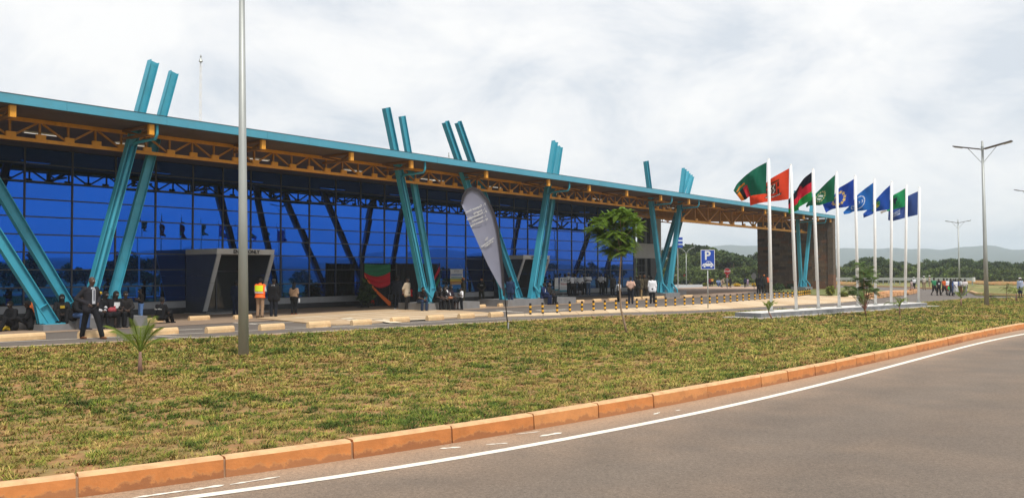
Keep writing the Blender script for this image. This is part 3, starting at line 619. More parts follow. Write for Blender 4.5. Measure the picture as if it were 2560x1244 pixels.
# bracket ends under the fascia
for px in (-360, 28, 377, 658, 880, 1030, 1218, 1374, 1476, 1570, 1655, 1725, 1787, 1860, 1916, 1966, 2012, 2048, 2079):
    s_ = ws(px, 9.05) if px > -300 else ws(28, 9.05) - 4.5
    if s_ > SE - .4: s_ = SE - .9
    mb = MB(); a0, a1 = 7.15, 9.06
    mb.wbox(s_ - .09, s_ + .09, 8.93, 9.06, ZT - .40, ZT - .01)
    br = part('roof_bracket', mb, YELL, B)
    mb = MB(); mb.beam(W(s_, a0, ZT - .36), W(s_, 8.93, ZT - .36), .14, .09, DV); part('bracket_strut', mb, BRN, br)
    mb = MB(); mb.beam(W(s_, a0, ZT - .06), W(s_, 8.93, ZT - .06), .14, .09, DV); part('bracket_strut', mb, BRN, br)
    mb = MB(); mb.beam(W(s_, 7.3, ZT - .10), W(s_, 8.3, ZT - .33), .07, .07, DV); part('bracket_strut', mb, BRN, br)
    mb = MB(); mb.beam(W(s_, 8.3, ZT - .33), W(s_, 8.9, ZT - .10), .07, .07, DV); part('bracket_strut', mb, BRN, br)
# linear lamps on the soffit (they show as dashes in the glass)
LAMPM = mat('lit_tube', (1.0, 0.97, 0.9), .4, var=0, emit=0.45)
for px, py in ((88, 390), (395, 408), (633, 437), (820, 458), (842, 460), (992, 475), (1140, 490), (1262, 500), (1460, 518), (-120, 375)):
    s_, z_ = wp(px, py, -4.2)
    mb = MB(); mb.wbox(s_ - .62, s_ + .62, 4.1, 4.22, ZT - .06, ZT - .002); l = part('soffit_lamp', mb, WHITE, B)
    mb = MB(); mb.wbox(s_ - .58, s_ + .58, 4.12, 4.2, ZT - .075, ZT - .061); part('lamp_tube', mb, LAMPM, l)

# leaning I-section columns
def leg(pa, pb, e_, zt=10.42, zb=.42, dep=.36, fw=.28, pipe=None, name='column'):
    sa, za = wp(pa[0], pa[1], e_); sb_, zb_ = wp(pb[0], pb[1], e_)
    k = (sb_ - sa) / (zb_ - za); s_b = sa + k * (zb - za); s_t = sa + k * (zt - za)
    a = W(s_b, e_, zb); b = W(s_t, e_, zt); d = (b - a).normalized(); side = (DV - d * DV.dot(d)).normalized()
    mb = MB(); o = dep / 2
    mb.beam(a, b, dep - .05, .03, side)                                   # web, parallel to the facade
    c = part(name, mb, TEAL, B)
    for sg in (-1, 1):
        mb = MB(); mb.beam(a + side * sg * (o - .0125), b + side * sg * (o - .0125), .025, fw, side); part('flange', mb, TEAL, c)
    mb = MB(); mb.wbox(s_b - .34, s_b + .34, e_ - .24, e_ + .24, zb - .02, zb + .015); part('base_plate', mb, TEAL, c)
    mb = MB(); pz = a + d * .75
    mb.beam(pz - side * (o - .03), pz + side * (o - .03), .018, fw - .01, d); part('stiffener', mb, TEAL, c)
    lean = 1 if k > 0 else -1                                             # knee plate on the underside of the lean
    kp = [a + side * lean * o, a + side * lean * (o + .42), a + d * 1.0 + side * lean * o]
    mb = MB(); kq = [Vector((q.x, q.y, max(q.z, zb + .01))) - NV * .1 for q in kp]; mb.prism(kq, NV * .02); mb.prism([q + NV * .18 for q in kq], NV * .02); part('knee_plate', mb, TEAL, c)
    if pipe:
        po = fw / 2 + .03; t1 = (7.1 - zb) / (zt - zb); P = [a + d * .72 + NV * po * .55, a + (b - a) * t1 * .98 + NV * po * .55]
        lowx = W(0, po + .32, 0) - W(0, 0, 0)
        end = Vector((P[0].x, P[0].y, 0)) + NV * .30 + DV * pipe * .28
        pts = [end + ZV * .06, end + ZV * .62, P[0] + ZV * .05] + [P[0] + (P[1] - P[0]) * q for q in (.2, .5, .8)] + [P[1]]
        mb = MB(); mb.tube(pts, .065, 8)
        top = P[1]; g = W(sE(top)[0] + .12, EF - .18, ZT - .30); mb.tube([top, top + NV * .25 + ZV * .1, Vector((g.x, g.y, top.z + .14)) - NV * .1, g + ZV * (top.z + .3 - g.z), g + ZV * .35], .06, 8)
        part('drain_pipe', mb, TEAL, c, smooth=True)
        for q in (.12, .45, .78):
            mb = MB(); cpt = P[0] + (P[1] - P[0]) * q; mb.tube([cpt - d * .03, cpt + d * .03], .078, 8); part('pipe_clamp', mb, TEAL, c)
    return s_b
V1 = [leg((119, 786), (0, 600), 7.5, zb=.24), leg((175, 768), (0, 475), 6.5, zb=.24), leg((239.5, 696), (382.6, 158), 7.5, pipe=1), leg((279, 754), (436.8, 172), 6.5, fw=.2)]
V2 = [leg((1060, 732), (966, 273), 7.5, pipe=1), leg((1083, 735), (1003, 279), 6.5, fw=.2)]
V3 = [leg((1263, 740), (1118, 318), 7.5, zt=10.3), leg((1297, 738), (1150.4, 321), 6.5, zt=10.7), leg((1328, 739), (1387, 355.5), 7.5, pipe=1), leg((1349, 722), (1401.5, 362), 6.5, fw=.2)]
V4 = [leg((1653, 708), (1614.7, 401), 7.5, zt=10.3, pipe=1), leg((1674.7, 717), (1711, 419), 7.5, zt=10.3, pipe=1), leg((1656.5, 653), (1723, 426), 4.0, zt=11.0), leg((1703, 547), (1733, 430), 3.0, zt=11.0)]
V5 = [leg((2002.5, 701), (1995.5, 580), 7.5, zt=10.3, pipe=1), leg((2012.5, 693), (2022.6, 584), 7.5, zt=10.3, pipe=1)]
PLGR = mat('plinth_grey', (.19, .19, .195), .85, var=.12, scale=2, stain=((.17, .14, .11), 1.5, .5, .75, .6))
def plinth(s0, s1, e0, e1, zt=.40):
    mb = MB(); mb.wbox(s0, s1, e0, e1, 0, zt); part('column_plinth', mb, PLGR, B)
plinth(V1[0] - .5, V1[1] + .5, 6.0, 7.95, .22); plinth(V1[2] - .55, V1[3] + .6, 6.0, 8.1)
plinth(V2[0] - .42, V2[1] + 1.7, 6.0, 8.1); plinth(V3[0] - .6, V3[1] + .3, 6.0, 8.1); plinth(V3[1] + .32, V3[3] + 1.6, 6.0, 8.1)
plinth(V4[0] - .6, V4[1] + .5, 6.6, 8.1); plinth(V4[2] - .6, V4[3] + .6, 2.2, 4.8); plinth(V5[0] - .6, V5[1] + .6, 6.7, 8.1)

# entrance portals
def text_mesh(txt, size, depth=.006, align='CENTER', mirror=False, bold=0.0, mats=None):
    cu = bpy.data.curves.new('lettering', 'FONT'); cu.body = txt; cu.size = size; cu.extrude = depth; cu.offset = bold; cu.align_x = align; cu.align_y = 'CENTER'; cu.resolution_u = 3
    o = bpy.data.objects.new('tmp', cu); COL.objects.link(o); bpy.context.view_layer.update()
    me = bpy.data.meshes.new_from_object(o.evaluated_get(bpy.context.evaluated_depsgraph_get())); bpy.data.objects.remove(o); bpy.data.curves.remove(cu)
    if mirror:
        for v_ in me.vertices: v_.co.x *= -1
        me.flip_normals()
    me.materials.clear()
    for m in (mats or [BLACK]): me.materials.append(m)
    return me
def plane_matrix(origin, xv, yv):
    xv = Vector(xv).normalized(); yv = Vector(yv).normalized(); zv = xv.cross(yv)
    m = Matrix((xv, yv, zv)).transposed().to_4x4(); m.translation = origin; return m
def lettering(name, txt, size, origin, xv, yv, parent, mats=None, **k):
    me = text_mesh(txt, size, mats=mats, **k); m = plane_matrix(origin, xv, yv); me.transform(m); me.transform(Matrix.Translation(-wloc(parent)))
    return link(name, me, parent)
JAMB = mat('jamb_grey', (.40, .41, .42), .5, var=.08, scale=2); LINT = mat('lintel_grey', (.52, .53, .53), .5, var=.06, scale=2)
def portal(s0, s1, word, nm_dark_door):
    eb, et, zt = 1.45, 2.55, 3.24; zl = zt - .27
    mb = MB()
    mb.prism([W(s0, -.02, zl), W(s0, et - .02, zl), W(s0, et + .03, zt), W(s0, -.02, zt)][::-1], DV * (s1 - s0))
    p = part('entrance_portal', mb, LINT, B)
    fe = lambda z: eb + (et - eb) * (z - .12) / (zl - .12)
    for sd_, t0, t1 in ((s0, s0, s0 + .12), (s1, s1 - .12, s1)):
        for za, zb in ((.13, .82), (.835, 1.90), (1.915, zl - .005)):
            mb = MB(); mb.prism([W(t0, 0.04, za), W(t0, fe(za) - .02, za), W(t0, fe(zb) - .02, zb), W(t0, .04, zb)][::-1], DV * (t1 - t0)); part('side_panel', mb, SLATE, p)
        a0, a1 = (s0, s0 + .20) if sd_ == s0 else (s1 - .20, s1)
        for za, zb in ((.13, 1.55), (1.56, zl - .005)):
            mb = MB(); mb.prism([W(a0, fe(za) - .019, za), W(a0, fe(za) + .05, za), W(a0, fe(zb) + .05, zb), W(a0, fe(zb) - .019, zb)][::-1], DV * (a1 - a0)); part('jamb', mb, JAMB, p)
        mb = MB(); mb.prism([W(t0 - .02, .0, .01), W(t0 - .02, eb + .03, .01), W(t0 - .02, eb + .08, .128), W(t0 - .02, 0, .128)][::-1], DV * .16); part('plinth_block', mb, DTILE, p)
    mb = MB(); mb.wbox(s0 + .12, s1 - .12, .05, .10, .02, zl); part('recess', mb, DARKIN, p)
    mb = MB()
    for q in (s0 + .3, (s0 + s1) / 2, s1 - .3): mb.wbox(q - .04, q + .04, .1, .16, .05, zl - .02)
    for z in (2.1, .06): mb.wbox(s0 + .3, s1 - .3, .1, .15, z, z + .08)
    d = part('door', mb, ALU, p)
    DG = mat('door_glass', (.03, .033, .036), .08, var=.1, spec=.8)
    for q0, q1 in ((s0 + .34, (s0 + s1) / 2 - .04), ((s0 + s1) / 2 + .04, s1 - .34)):
        mb = MB(); mb.wbox(q0, q1, .11, .125, .14, 2.1); part('door_leaf', mb, DG, p)
        mb = MB(); mb.wbox(q0, q1, .11, .125, 2.18, zl - .02); part('fanlight', mb, DG, p)
    for k in (.33, .66): mb = MB(); mb.wbox(s0 + (s1 - s0) * k - .004, s0 + (s1 - s0) * k + .004, et + .005, et + .012, zl + .01, zt - .005)
    part('lintel_joint', mb, ALU, p)
    lettering('sign_lettering', word, .255, W((s0 + s1) / 2, et + .02, (zl + zt) / 2 - .01), DV, ZV, p, bold=.008)
    mb = MB(); mb.wbox(s0 - .1, s1 + .1, .05, 2.2, .006, .05); part('entrance_step', mb, CONC, p)
    if nm_dark_door == 1:
        mb = MB()
        for i in range(4):
            for j in range(2): mb.wbox(s0 + .5 + j * .42, s0 + .84 + j * .42, .128, .136, 1.25 + i * .22, 1.42 + i * .22)
        part('paper_notice', mb, LGREY, p)
portal(ws(542, 2.55), ws(685.4, 2.55), 'ENTRY ONLY', 1)
portal(ws(1308, 2.55), ws(1374, 2.55), 'EXIT ONLY', 2)
mb = MB(); mb.wbox(ws(1380, 1.6), 16.2, .05, 1.7, .02, .17); part('entrance_step', mb, DTILE, B)

# lobby block at the end of the glass
EB = [16.33, 20.9]
mb = MB(); mb.wbox(EB[0], EB[1] - .85, -.25, .06, 3.29, 4.64); lo = part('lobby_front', mb, LGREY, B)
def win(s0, s1, z0, z1, nx, nz, parent):
    mb = MB()
    for k in range(nx + 1): q = s0 + (s1 - s0) * k / nx; mb.wbox(q - .035, q + .035, -.08, .02, z0, z1)
    for k in range(nz + 1): q = z0 + (z1 - z0) * k / nz; mb.wbox(s0, s1, -.07, .01, q - .03, q + .03)
    part('window', mb, ALU, parent)
win(16.55, 18.1, .7, 3.25, 3, 4, lo); win(16.55, 18.1, 4.68, 7.0, 3, 4, lo)
mb = MB()
for z0, z1 in ((0, 3.286), (4.644, 7.05)):
    mb.wbox(EB[0], 16.5, -.2, .03, z0, z1); mb.wbox(18.15, 18.5, -.2, .02, z0, z1); mb.wbox(19.05, 20.04, -1.3, .03, z0, z1)
part('pier', mb, DTILE, lo)
mb = MB(); mb.wbox(20.05, EB[1], -1.4, .05, 0, 7.05); part('end_wall', mb, LGREY, lo)
mb = MB(); mb.wbox(16.5, 18.2, -.2, .04, .0, .66); part('window_sill', mb, SILL, lo)
# stone end wall of the canopy, laid stone by stone on both visible faces
STN = [mat('wall_stone_%s' % n_, c, .9, var=.22, scale=3, bump=.4, bscale=12) for n_, c in (('brown', (.130, .080, .050)), ('rust', (.170, .082, .045)), ('grey', (.110, .080, .058)), ('tan', (.160, .103, .062)), ('dark', (.075, .050, .035)))]
sf = ws(1896, 3)                                   # left face, perpendicular to the glass
Wx = ws(2080, 8.9); e1 = 9.02; e0 = solve(lambda e_: wpx(Wx, e_), -8.0, 8.9, 1894); zt = ZT - .02
mb = MB(); mb.wbox(Wx + .03, Wx + .62, e0, e1, 0, zt); sw = part('stone_wall', mb, STN[4], B)
nr = 24; hgt = zt / nr
def lay(a0, a1, nn, f, rows):
    for r in range(rows):
        z0 = r * zt / rows; x_ = a0 + (.0 if r % 2 else -.25); 
        while x_ < a1 - .05:
            L_ = (a1 - a0) / nn * rnd.choice([.7, .9, 1.0, 1.2, 1.4]); xa, xb = max(x_, a0), min(x_ + L_, a1)
            if a1 - xb < .22: xb = a1
            mb = MB(); f(mb, xa + .008, xb - .008, z0 + .008, z0 + zt / rows - .008, rnd.uniform(.0, .03)); mm = rnd.choices(STN, (5, 2, 3, 3, 1.2))[0]
            if z0 < .75 and rnd.random() < .6: mm = STN[1]
            part('stone', mb, mm, sw); x_ = xb if xb < a1 else a1
lay(e0, e1 - .5, 11, lambda mb, a, b, za, zb, o: mb.wbox(Wx - .02 - o, Wx + .028, a, b, za, zb), nr)
def quoin(mb, a, b, za, zb, o): mb.wbox(Wx - .10 - o, Wx + .66, a, b, za, zb)
for r in range(14):
    mb = MB(); z0 = r * (zt + .2) / 14; mb.wbox(Wx - .10 - rnd.uniform(0, .03), Wx + .66, e1 - .49, e1 + .05, z0 + .008, z0 + (zt + .2) / 14 - .008); part('quoin_stone', mb, STN[2] if r > 2 else STN[1], sw)
# lattice masts behind the roof
def mast(px, pyt, Y, w):
    p = at(px, pyt, Y); t = thing('lattice_mast', 'thin pale lattice mast with a lightning cap rising behind the roof' if w > .2 else 'tiny distant mast with a cross head peeping over the roof', 'mast', (p.x, p.y, 0)); H = p.z
    mb = MB(); h = w / 2
    for k in range(3):
        a = 2 * PI * k / 3; mb.tube([(p.x + h * math.cos(a), p.y + h * math.sin(a), 0), (p.x + h * math.cos(a) * .8, p.y + h * math.sin(a) * .8, H - .5)], .022, 5)
    part('mast_leg', mb, WHITE, t)
    mb = MB(); n_ = int(H / .8)
    for i in range(n_):
        for k in range(3):
            a = 2 * PI * k / 3; b = 2 * PI * (k + 1) / 3; mb.beam((p.x + h * .9 * math.cos(a), p.y + h * .9 * math.sin(a), i * .8), (p.x + h * .9 * math.cos(b), p.y + h * .9 * math.sin(b), i * .8 + .8), .016, .016)
    part('mast_bracing', mb, WHITE, t)
    mb = MB(); mb.tube([(p.x, p.y, H - .6), (p.x, p.y, H + .15)], .05, 6); mb.tube([(p.x, p.y, H - .45), (p.x, p.y, H - .1)], [.28 * w / .35, .05], 8); mb.ball((p.x, p.y, H), .09); part('mast_cap', mb, GALV, t)
mast(502, 142, 66 * KD, .24); mast(1122, 384, 110 * KD, .18)
# ------------------------------------------------------------------ kerb stops, bollards, signs, lamps, flags
def stop_mesh(L, h, w, name='wheel_stop'):
    mb = MB(); a = L / 2; w2 = w / 2; i = w2 * .72; c = .03
    prof = [(-w2, 0), (w2, 0), (w2, h * .55), (i, h - c), (i - c, h), (-i + c, h), (-i, h - c), (-w2, h * .55)]
    n = len(prof); b = len(mb.v); xs = [(-a, .96), (-a + .03, 1), (a - .03, 1), (a, .96)]
    for x, k in xs:
        for y, z in prof: mb.v.append((x, y * k, z * k))
    for j in range(3):
        for q in range(n): q2 = (q + 1) % n; mb.f.append((b + j * n + q, b + (j + 1) * n + q, b + (j + 1) * n + q2, b + j * n + q2)); mb.m.append(0)
    mb.f.append(tuple(range(n))); mb.f.append(tuple(b + 3 * n + q for q in reversed(range(n)))); mb.m += [0, 0]
    mb.f = [f[::-1] for f in mb.f]
    return mb.mesh(name, STOPM)
SF = stop_mesh(1.0, .215, .20); SR = stop_mesh(1.0, .19, .19)
def stops(lst, me, what, grp):
    for i, (x0, x1, y) in enumerate(lst):
        a = gp(x0, y + (.4 if x0 > 500 else .6)); b = gp(x1, y - .6); c = (a + b) / 2; L = max(.7, (b - a).length * .97)
        o = link('wheel_stop', me, None, (c.x, c.y, .003), (0, 0, RZ + rnd.gauss(0, .02)), (L, 1, rnd.uniform(.96, 1.05)))
        tag(o, '%s beige wheel stop from the left in the %s' % (nth(i + 1), what), 'wheel stop', grp)
stops([(-18, 113, 850.5), (192, 293, 843), (374, 449, 836), (508, 591, 830.6), (641, 717, 824.2), (761, 832, 818), (870, 935, 811.8), (969, 1030, 805), (1059, 1115, 799.8), (1137, 1193, 795), (1215, 1264, 791.5)], SF, 'front row by the lane', 'wheel stops in the front row')
stops([(-20, 26, 825), (74, 154, 820.5), (216, 287, 811.6), (344, 410, 806), (467, 528, 800), (579, 634, 797), (1062, 1098, 774), (1123, 1158, 771), (1185, 1216, 769), (1242, 1272, 766.2), (1298, 1322, 763.6), (1348, 1373, 761), (1393, 1417, 758.2), (1439, 1460, 756.5), (1482, 1502, 754), (1521, 1541, 752), (1584, 1600, 748.8), (1605, 1623, 747.2), (1639, 1660, 746), (1672, 1687, 744.2), (1704, 1734, 743)], SR, 'rear row by the forecourt', 'wheel stops in the rear row')

mb = MB(); mb.tube([(0, 0, 0), (0, 0, .53)], .054, 12); mb.tube([(0, 0, .53), (0, 0, .545)], [.054, .03], 12)
BP = mb.mesh('bollard', BLACK, smooth=False); mb = MB(); mb.tube([(0, 0, 0), (0, 0, .106)], .0565, 12); BB = mb.mesh('band', BYEL)
bl = [(1326, 785.8), (1357, 784), (1393, 782), (1425, 780.2), (1455, 779), (1484, 777.3), (1512.4, 776), (1540, 774.7), (1567, 772.8), (1592, 771.2), (1616, 769.7), (1640, 768.2), (1664.5, 766.6), (1688, 765), (1711.6, 763.8), (1733, 762.7), (1754, 761.6), (1774.5, 760.4), (1793, 758.8), (1811, 757.2), (1826.5, 755.8), (1843, 754.3), (1858, 753), (1872.5, 751.7), (1887, 750.5), (1900, 749.5), (1912, 748.6), (1924, 747.6), (1936.5, 746.6), (1948, 745.7), (1959, 744.9), (1970, 744.2), (1980.6, 743.5), (1997.7, 741), (2002.5, 740.2), (2008, 739.4), (2014, 738.6), (2019.5, 737.8), (2024.5, 737)]
for i, (x, y) in enumerate(bl):
    p = gp(x, y, .05); r = link('bollard', BP, None, (p.x, p.y, .04), (rnd.gauss(0, .012), rnd.gauss(0, .012), 0))
    wh = ('%s striped bollard from the left in the long row on the pale apron' % nth(i + 1)) if i < 33 else ('%s striped bollard from the left in the tight cluster before the stone wall' % nth(i - 32))
    tag(r, wh, 'bollard', 'striped bollards along the apron')
    for z in (.106, .318): link('band', BB, r, (0, 0, z))

def sign_post(name, label, cat, px, pyb, r, H):
    p = gp(px, pyb); t = thing(name, label, cat, (p.x, p.y, 0)); mb = MB(); mb.tube([p, p + ZV * H], r, 8); part('pole', mb, GALV, t, smooth=True); return t, p
# parking sign facing the camera
t, p = sign_post('parking_sign', 'large blue parking sign with white P and car on a pole by the bollards', 'parking sign', 1770, 771.7, .03, 2.15)
def parking_panel(t, p, wd, ht, zc, yaw, frame=True):
    xv = Vector((math.cos(yaw), math.sin(yaw), 0)); nv = Vector((math.sin(yaw), -math.cos(yaw), 0)); o = Vector((p.x, p.y, zc)) + nv * .05
    mb = MB(); mb.obox(o, xv * (wd / 2), nv * .012, ZV * (ht / 2)); pn = part('sign_panel', mb, WHITE, t)
    q = o + nv * .014; mb = MB(); mb.obox(q, xv * (wd / 2 - .025), nv * .004, ZV * (ht / 2 - .025)); part('blue_field', mb, BLUES, pn)
    lettering('sign_letter', 'P', ht * .62, q + nv * .006 + ZV * ht * .19 - xv * .02, xv, ZV, pn, mats=[LGREYS], bold=.016, depth=.002)
    k = wd * .8 / 2; c = q + nv * .006 - ZV * ht * .29
    def flat(pts, off, m, nm): mb = MB(); mb.prism([c + xv * (a * k) + ZV * (b * k) + nv * off for a, b in pts], nv * .003); return part(nm, mb, m, pn)
    flat([(-1, -.18), (1, -.18), (1, .05), (.92, .28), (.75, .34), (.55, .62), (.3, .72), (-.12, .72), (-.48, .34), (-.85, .26), (-1, .1)], 0, LGREYS, 'car_symbol')
    flat([(-.38, .34), (-.1, .62), (.08, .62), (.08, .34)], .004, BLUES, 'car_window'); flat([(.14, .34), (.14, .62), (.3, .62), (.46, .54), (.58, .34)], .004, BLUES, 'car_window')
    for x in (-.6, .6):
        flat([(x + .27 * math.cos(a), -.2 + .27 * math.sin(a)) for a in np.linspace(0, 2 * PI, 17)[:-1]], .004, BLUES, 'wheel_arch')
        flat([(x + .19 * math.cos(a), -.2 + .19 * math.sin(a)) for a in np.linspace(0, 2 * PI, 17)[:-1]], .008, LGREYS, 'car_wheel')
    mb = MB(); mb.obox(o + ZV * ht * .25 - nv * .03, xv * .12, nv * .02, ZV * .02); mb.obox(o - ZV * ht * .25 - nv * .03, xv * .12, nv * .02, ZV * .02); part('bracket', mb, GALV, t)
LGREYS = mat('reflective_white', (.62, .64, .66), .4, var=.04)
parking_panel(t, p, .76, 1.06, 2.66, .05)
p2 = at(1641, 659, 74 * KD); t = thing('parking_sign', 'smaller distant blue parking sign half hidden behind the teal columns', 'parking sign', (p2.x, p2.y, 0))
mb = MB(); mb.tube([(p2.x, p2.y, 0), (p2.x, p2.y, 2.4)], .03, 8); part('pole', mb, GALV, t)
parking_panel(t, Vector((p2.x, p2.y, 0)), .76, 1.08, 2.85, .2)
# stop sign
Yst = 87 * KD; ps = at(1818, 678, Yst); t = thing('stop_sign', 'red octagonal STOP sign standing before the far trees', 'stop sign', (ps.x, ps.y, 0))
mb = MB(); mb.tube([(ps.x, ps.y, 0), (ps.x, ps.y, ps.z + .3)], .035, 8); part('pole', mb, GALV, t)
def octo(c, r, nv, th, m, nm, par):
    xv = Vector((nv.y, -nv.x, 0)) * -1; mb = MB(); mb.prism([c + xv * (r * math.cos(a)) + ZV * (r * math.sin(a)) for a in np.arange(8) * PI / 4 + PI / 8], nv * th); return part(nm, mb, m, par)
nv = Vector((-.28, -.96, 0)).normalized(); pn = octo(ps + nv * .04, .40, nv, .015, WHITE, 'sign_panel', t); octo(ps + nv * .056, .375, nv, .005, REDS, 'red_field', pn)
lettering('sign_lettering', 'STOP', .29, ps + nv * .064, Vector((-nv.y, nv.x, 0)), ZV, pn, mats=[WHITE], bold=.008, depth=.002)
mb = MB(); q = ps + nv * .05 - ZV * .56; xv = Vector((-nv.y, nv.x, 0)); mb.obox(q, xv * .15, nv * .008, ZV * .15); pn2 = part('number_plate', mb, REDS, t); lettering('plate_number', '4', .24, q + nv * .011, xv, ZV, pn2, mats=[WHITE], bold=.01, depth=.002)
pb_ = at(1885, 690, 84 * KD); t = thing('back_turned_sign', 'grey back of a road sign seen edge on beside the stone wall', 'road sign', (pb_.x, pb_.y, 0)); mb = MB(); mb.tube([(pb_.x, pb_.y, 0), (pb_.x, pb_.y, pb_.z + .3)], .035, 8); part('pole', mb, GALV, t)
nv = Vector((.80, -.6, 0)).normalized(); octo(pb_ + Vector((-.03, -.04, 0)) , .40, Vector((-.86, -.5, 0)).normalized(), .015, LGREY, 'sign_panel', t)
# stacked direction boards behind the columns
pd = at(1694, 606, 96 * KD); t = thing('direction_sign', 'tall sign of three stacked blue direction boards behind the teal columns', 'direction sign', (pd.x, pd.y, 0))
mb = MB(); mb.tube([(pd.x, pd.y, 0), (pd.x, pd.y, pd.z + .8)], .07, 8); part('pole', mb, GALV, t)
for k in (-1, 0, 1): mb = MB(); mb.obox((pd.x + .1, pd.y - .1, pd.z + k * .5), Vector((.55, .1, 0)), Vector((-.005, .03, 0)), Vector((0, 0, .17))); part('board', mb, BLUES, t)

# street lamps with two raised panel arms
def lamp_proto(H, name, label, loc, arm_yaw, group, lean=0.0, base_r=.125):
    t = thing(name, label, 'street lamp', loc, 0, group)
    mb = MB(); tl = Vector((lean * H, 0, H)); mb.tube([(0, 0, 0), tl * .35, tl], [base_r, base_r * .82, base_r * .46], 14); me = mb.mesh('pole', GALV, smooth=True); link('pole', me, t)
    a = Vector((math.cos(arm_yaw), math.sin(arm_yaw), 0)); sd_ = Vector((-a.y, a.x, 0)); top = tl - ZV * .45
    for sg in (1, -1):
        d = a * sg + ZV * .20; mb = MB(); p0 = top + a * sg * .1; p1 = top + d * 1.5
        mb.beam(p0, p1, .34, .05, sd_); ar = link('panel_arm', mb.mesh('panel_arm', ALUP), t)
        mb = MB(); mb.beam(top + d * 1.05 - ZV * .045, top + d * 1.45 - ZV * .045, .26, .03, sd_); link('lamp_lens', mb.mesh('lamp_lens', LGREY), ar)
        mb = MB(); mb.tube([top - ZV * .75 + a * sg * .05, top + d * .75 - ZV * .03], .016, 6); link('brace', mb.mesh('brace', GALV), t)
    mb = MB(); mb.tube([tl - ZV * .52, tl - ZV * .3], .075, 10); link('collar', mb.mesh('collar', GALV), t)
    return t
ALUP = mat('brown_grey_panel', (.085, .065, .06), .5, metal=.2, var=.12)
pl1 = gp(609, 889, .05); L1 = lamp_proto(9.2, 'street_lamp', 'thick galvanised street lamp pole nearest the camera, its head above the picture', (pl1.x, pl1.y, .03), math.atan2(-.68, .73), 'street lamps with two panel arms', lean=-.010)
pl2 = gp(2467, 764, .05); L2 = copy_tree(L1); L1.scale = (1, 1, 1.09); L2.location = (pl2.x, pl2.y, .03); L2['label'] = 'tall street lamp with two raised panel arms on the verge right of the flags'
p3 = at(2398, 650, 96 * KD); L3 = copy_tree(L1); L3.location = (p3.x, p3.y, 0); L3.scale = (1, 1, .94); L3['label'] = 'distant street lamp with two arms behind the group of walking youths'; L3.rotation_euler.z = .35
p4 = at(2583, 600, 71 * KD); L4 = copy_tree(L1); L4.location = (p4.x, p4.y, 0); L4['label'] = 'street lamp at the right edge with only one arm tip in view'; L4.rotation_euler.z = -.15
pc = gp(1716, 712.5); t = thing('curved_lamp', 'slender lamp with two upswept curved arms before the far trees', 'street lamp', (pc.x, pc.y, 0))
mb = MB(); hh_ = (712.5 - 634) * pc.y / FPX; mb.tube([(pc.x, pc.y, 0), (pc.x, pc.y, hh_)], [.07, .05], 8); part('pole', mb, GALV, t, smooth=True)
for sg in (-1, 1):
    mb = MB(); mb.tube([(pc.x, pc.y, hh_ - .1), (pc.x + sg * .15, pc.y, hh_ + .3), (pc.x + sg * .45, pc.y, hh_ + .62), (pc.x + sg * .9, pc.y, hh_ + .85)], [.045, .04, .035, .03], 6); ar = part('curved_arm', mb, GALV, t, smooth=True)
    mb = MB(); mb.beam((pc.x + sg * .85, pc.y, hh_ + .84), (pc.x + sg * 1.3, pc.y, hh_ + 1.0), .16, .07); part('lamp_head', mb, GALV, ar)
# guard rail
t = thing('guard_rail', 'white steel guard rail along the far edge of the road before the dark trees', 'guard rail', gp(2260, 707))
ga = at(2080, 701, 118 * KD); gb = at(2432, 703.5, 102 * KD); n_ = 26
mb = MB()
for dz in (.12, -.12): mb.beam((ga.x, ga.y, .82 + dz), (gb.x, gb.y, .82 + dz), .05, .17, ZV.cross(gb - ga))
mb.beam((ga.x, ga.y + .04, .82), (gb.x, gb.y + .04, .82), .02, .14, ZV.cross(gb - ga)); part('rail', mb, mat('galvanised_white', (.55, .56, .55), .5, metal=.2, var=.1), t)
for k in range(n_): q = ga + (gb - ga) * (k / (n_ - 1)); mb = MB(); mb.box(q.x - .06, q.x + .06, q.y + .06, q.y + .18, 0, .9); part('rail_post', mb, GALV, t)
mb = MB(); mb.tube([(gb.x + .1, gb.y, .5), (gb.x + .1, gb.y, 1.1)], .22, 10); part('rail_end', mb, mat('rail_end_white', (.6, .6, .58), .5), t)

# flag plinth and flags
fp = thing('flag_plinth', 'long low grey concrete plinth carrying the row of nine flagpoles', 'plinth', gp(2100, 783))
a = gp(1903, 799.3, .0); b = gp(2318, 769.0, .0); dv = (b - a).normalized(); nvp = Vector((-dv.y, dv.x, 0))
PLC = mat('plinth_render', (.17, .175, .185), .9, var=.3, scale=3.5, stain=((.30, .30, .30), 1.6, .55, .75, .5), bump=.3)
mb = MB(); q = [a, b, b + nvp * 1.25, a + nvp * 1.25]; mb.prism([x - ZV * .02 for x in q][::-1][::-1], ZV * .29); part('plinth_body', mb, PLC, fp)
mb = MB(); q = [a + (dv + nvp) * .015, b + (-dv + nvp) * .015, b + (-dv * .015 + nvp * 1.235), a + (dv * .015 + nvp * 1.235)]; mb.prism([x + ZV * .271 for x in q], ZV * .01); part('plinth_top', mb, mat('white_screed', (.62, .60, .57), .9, var=.1, scale=2, stain=((.45, .42, .38), 1.5, .5, .7, .5)), fp)
mb = MB(); q = [a - dv * .55 - nvp * .16, b + dv * .9 - nvp * .3, b + dv * .9 + nvp * 1.5, a - dv * .55 + nvp * 1.5]; mb.prism([Vector((x.x, x.y, .05)) for x in q], ZV * .05); part('footing', mb, mat('footing_grout', (.42, .40, .38), .95, var=.25, scale=4), fp)

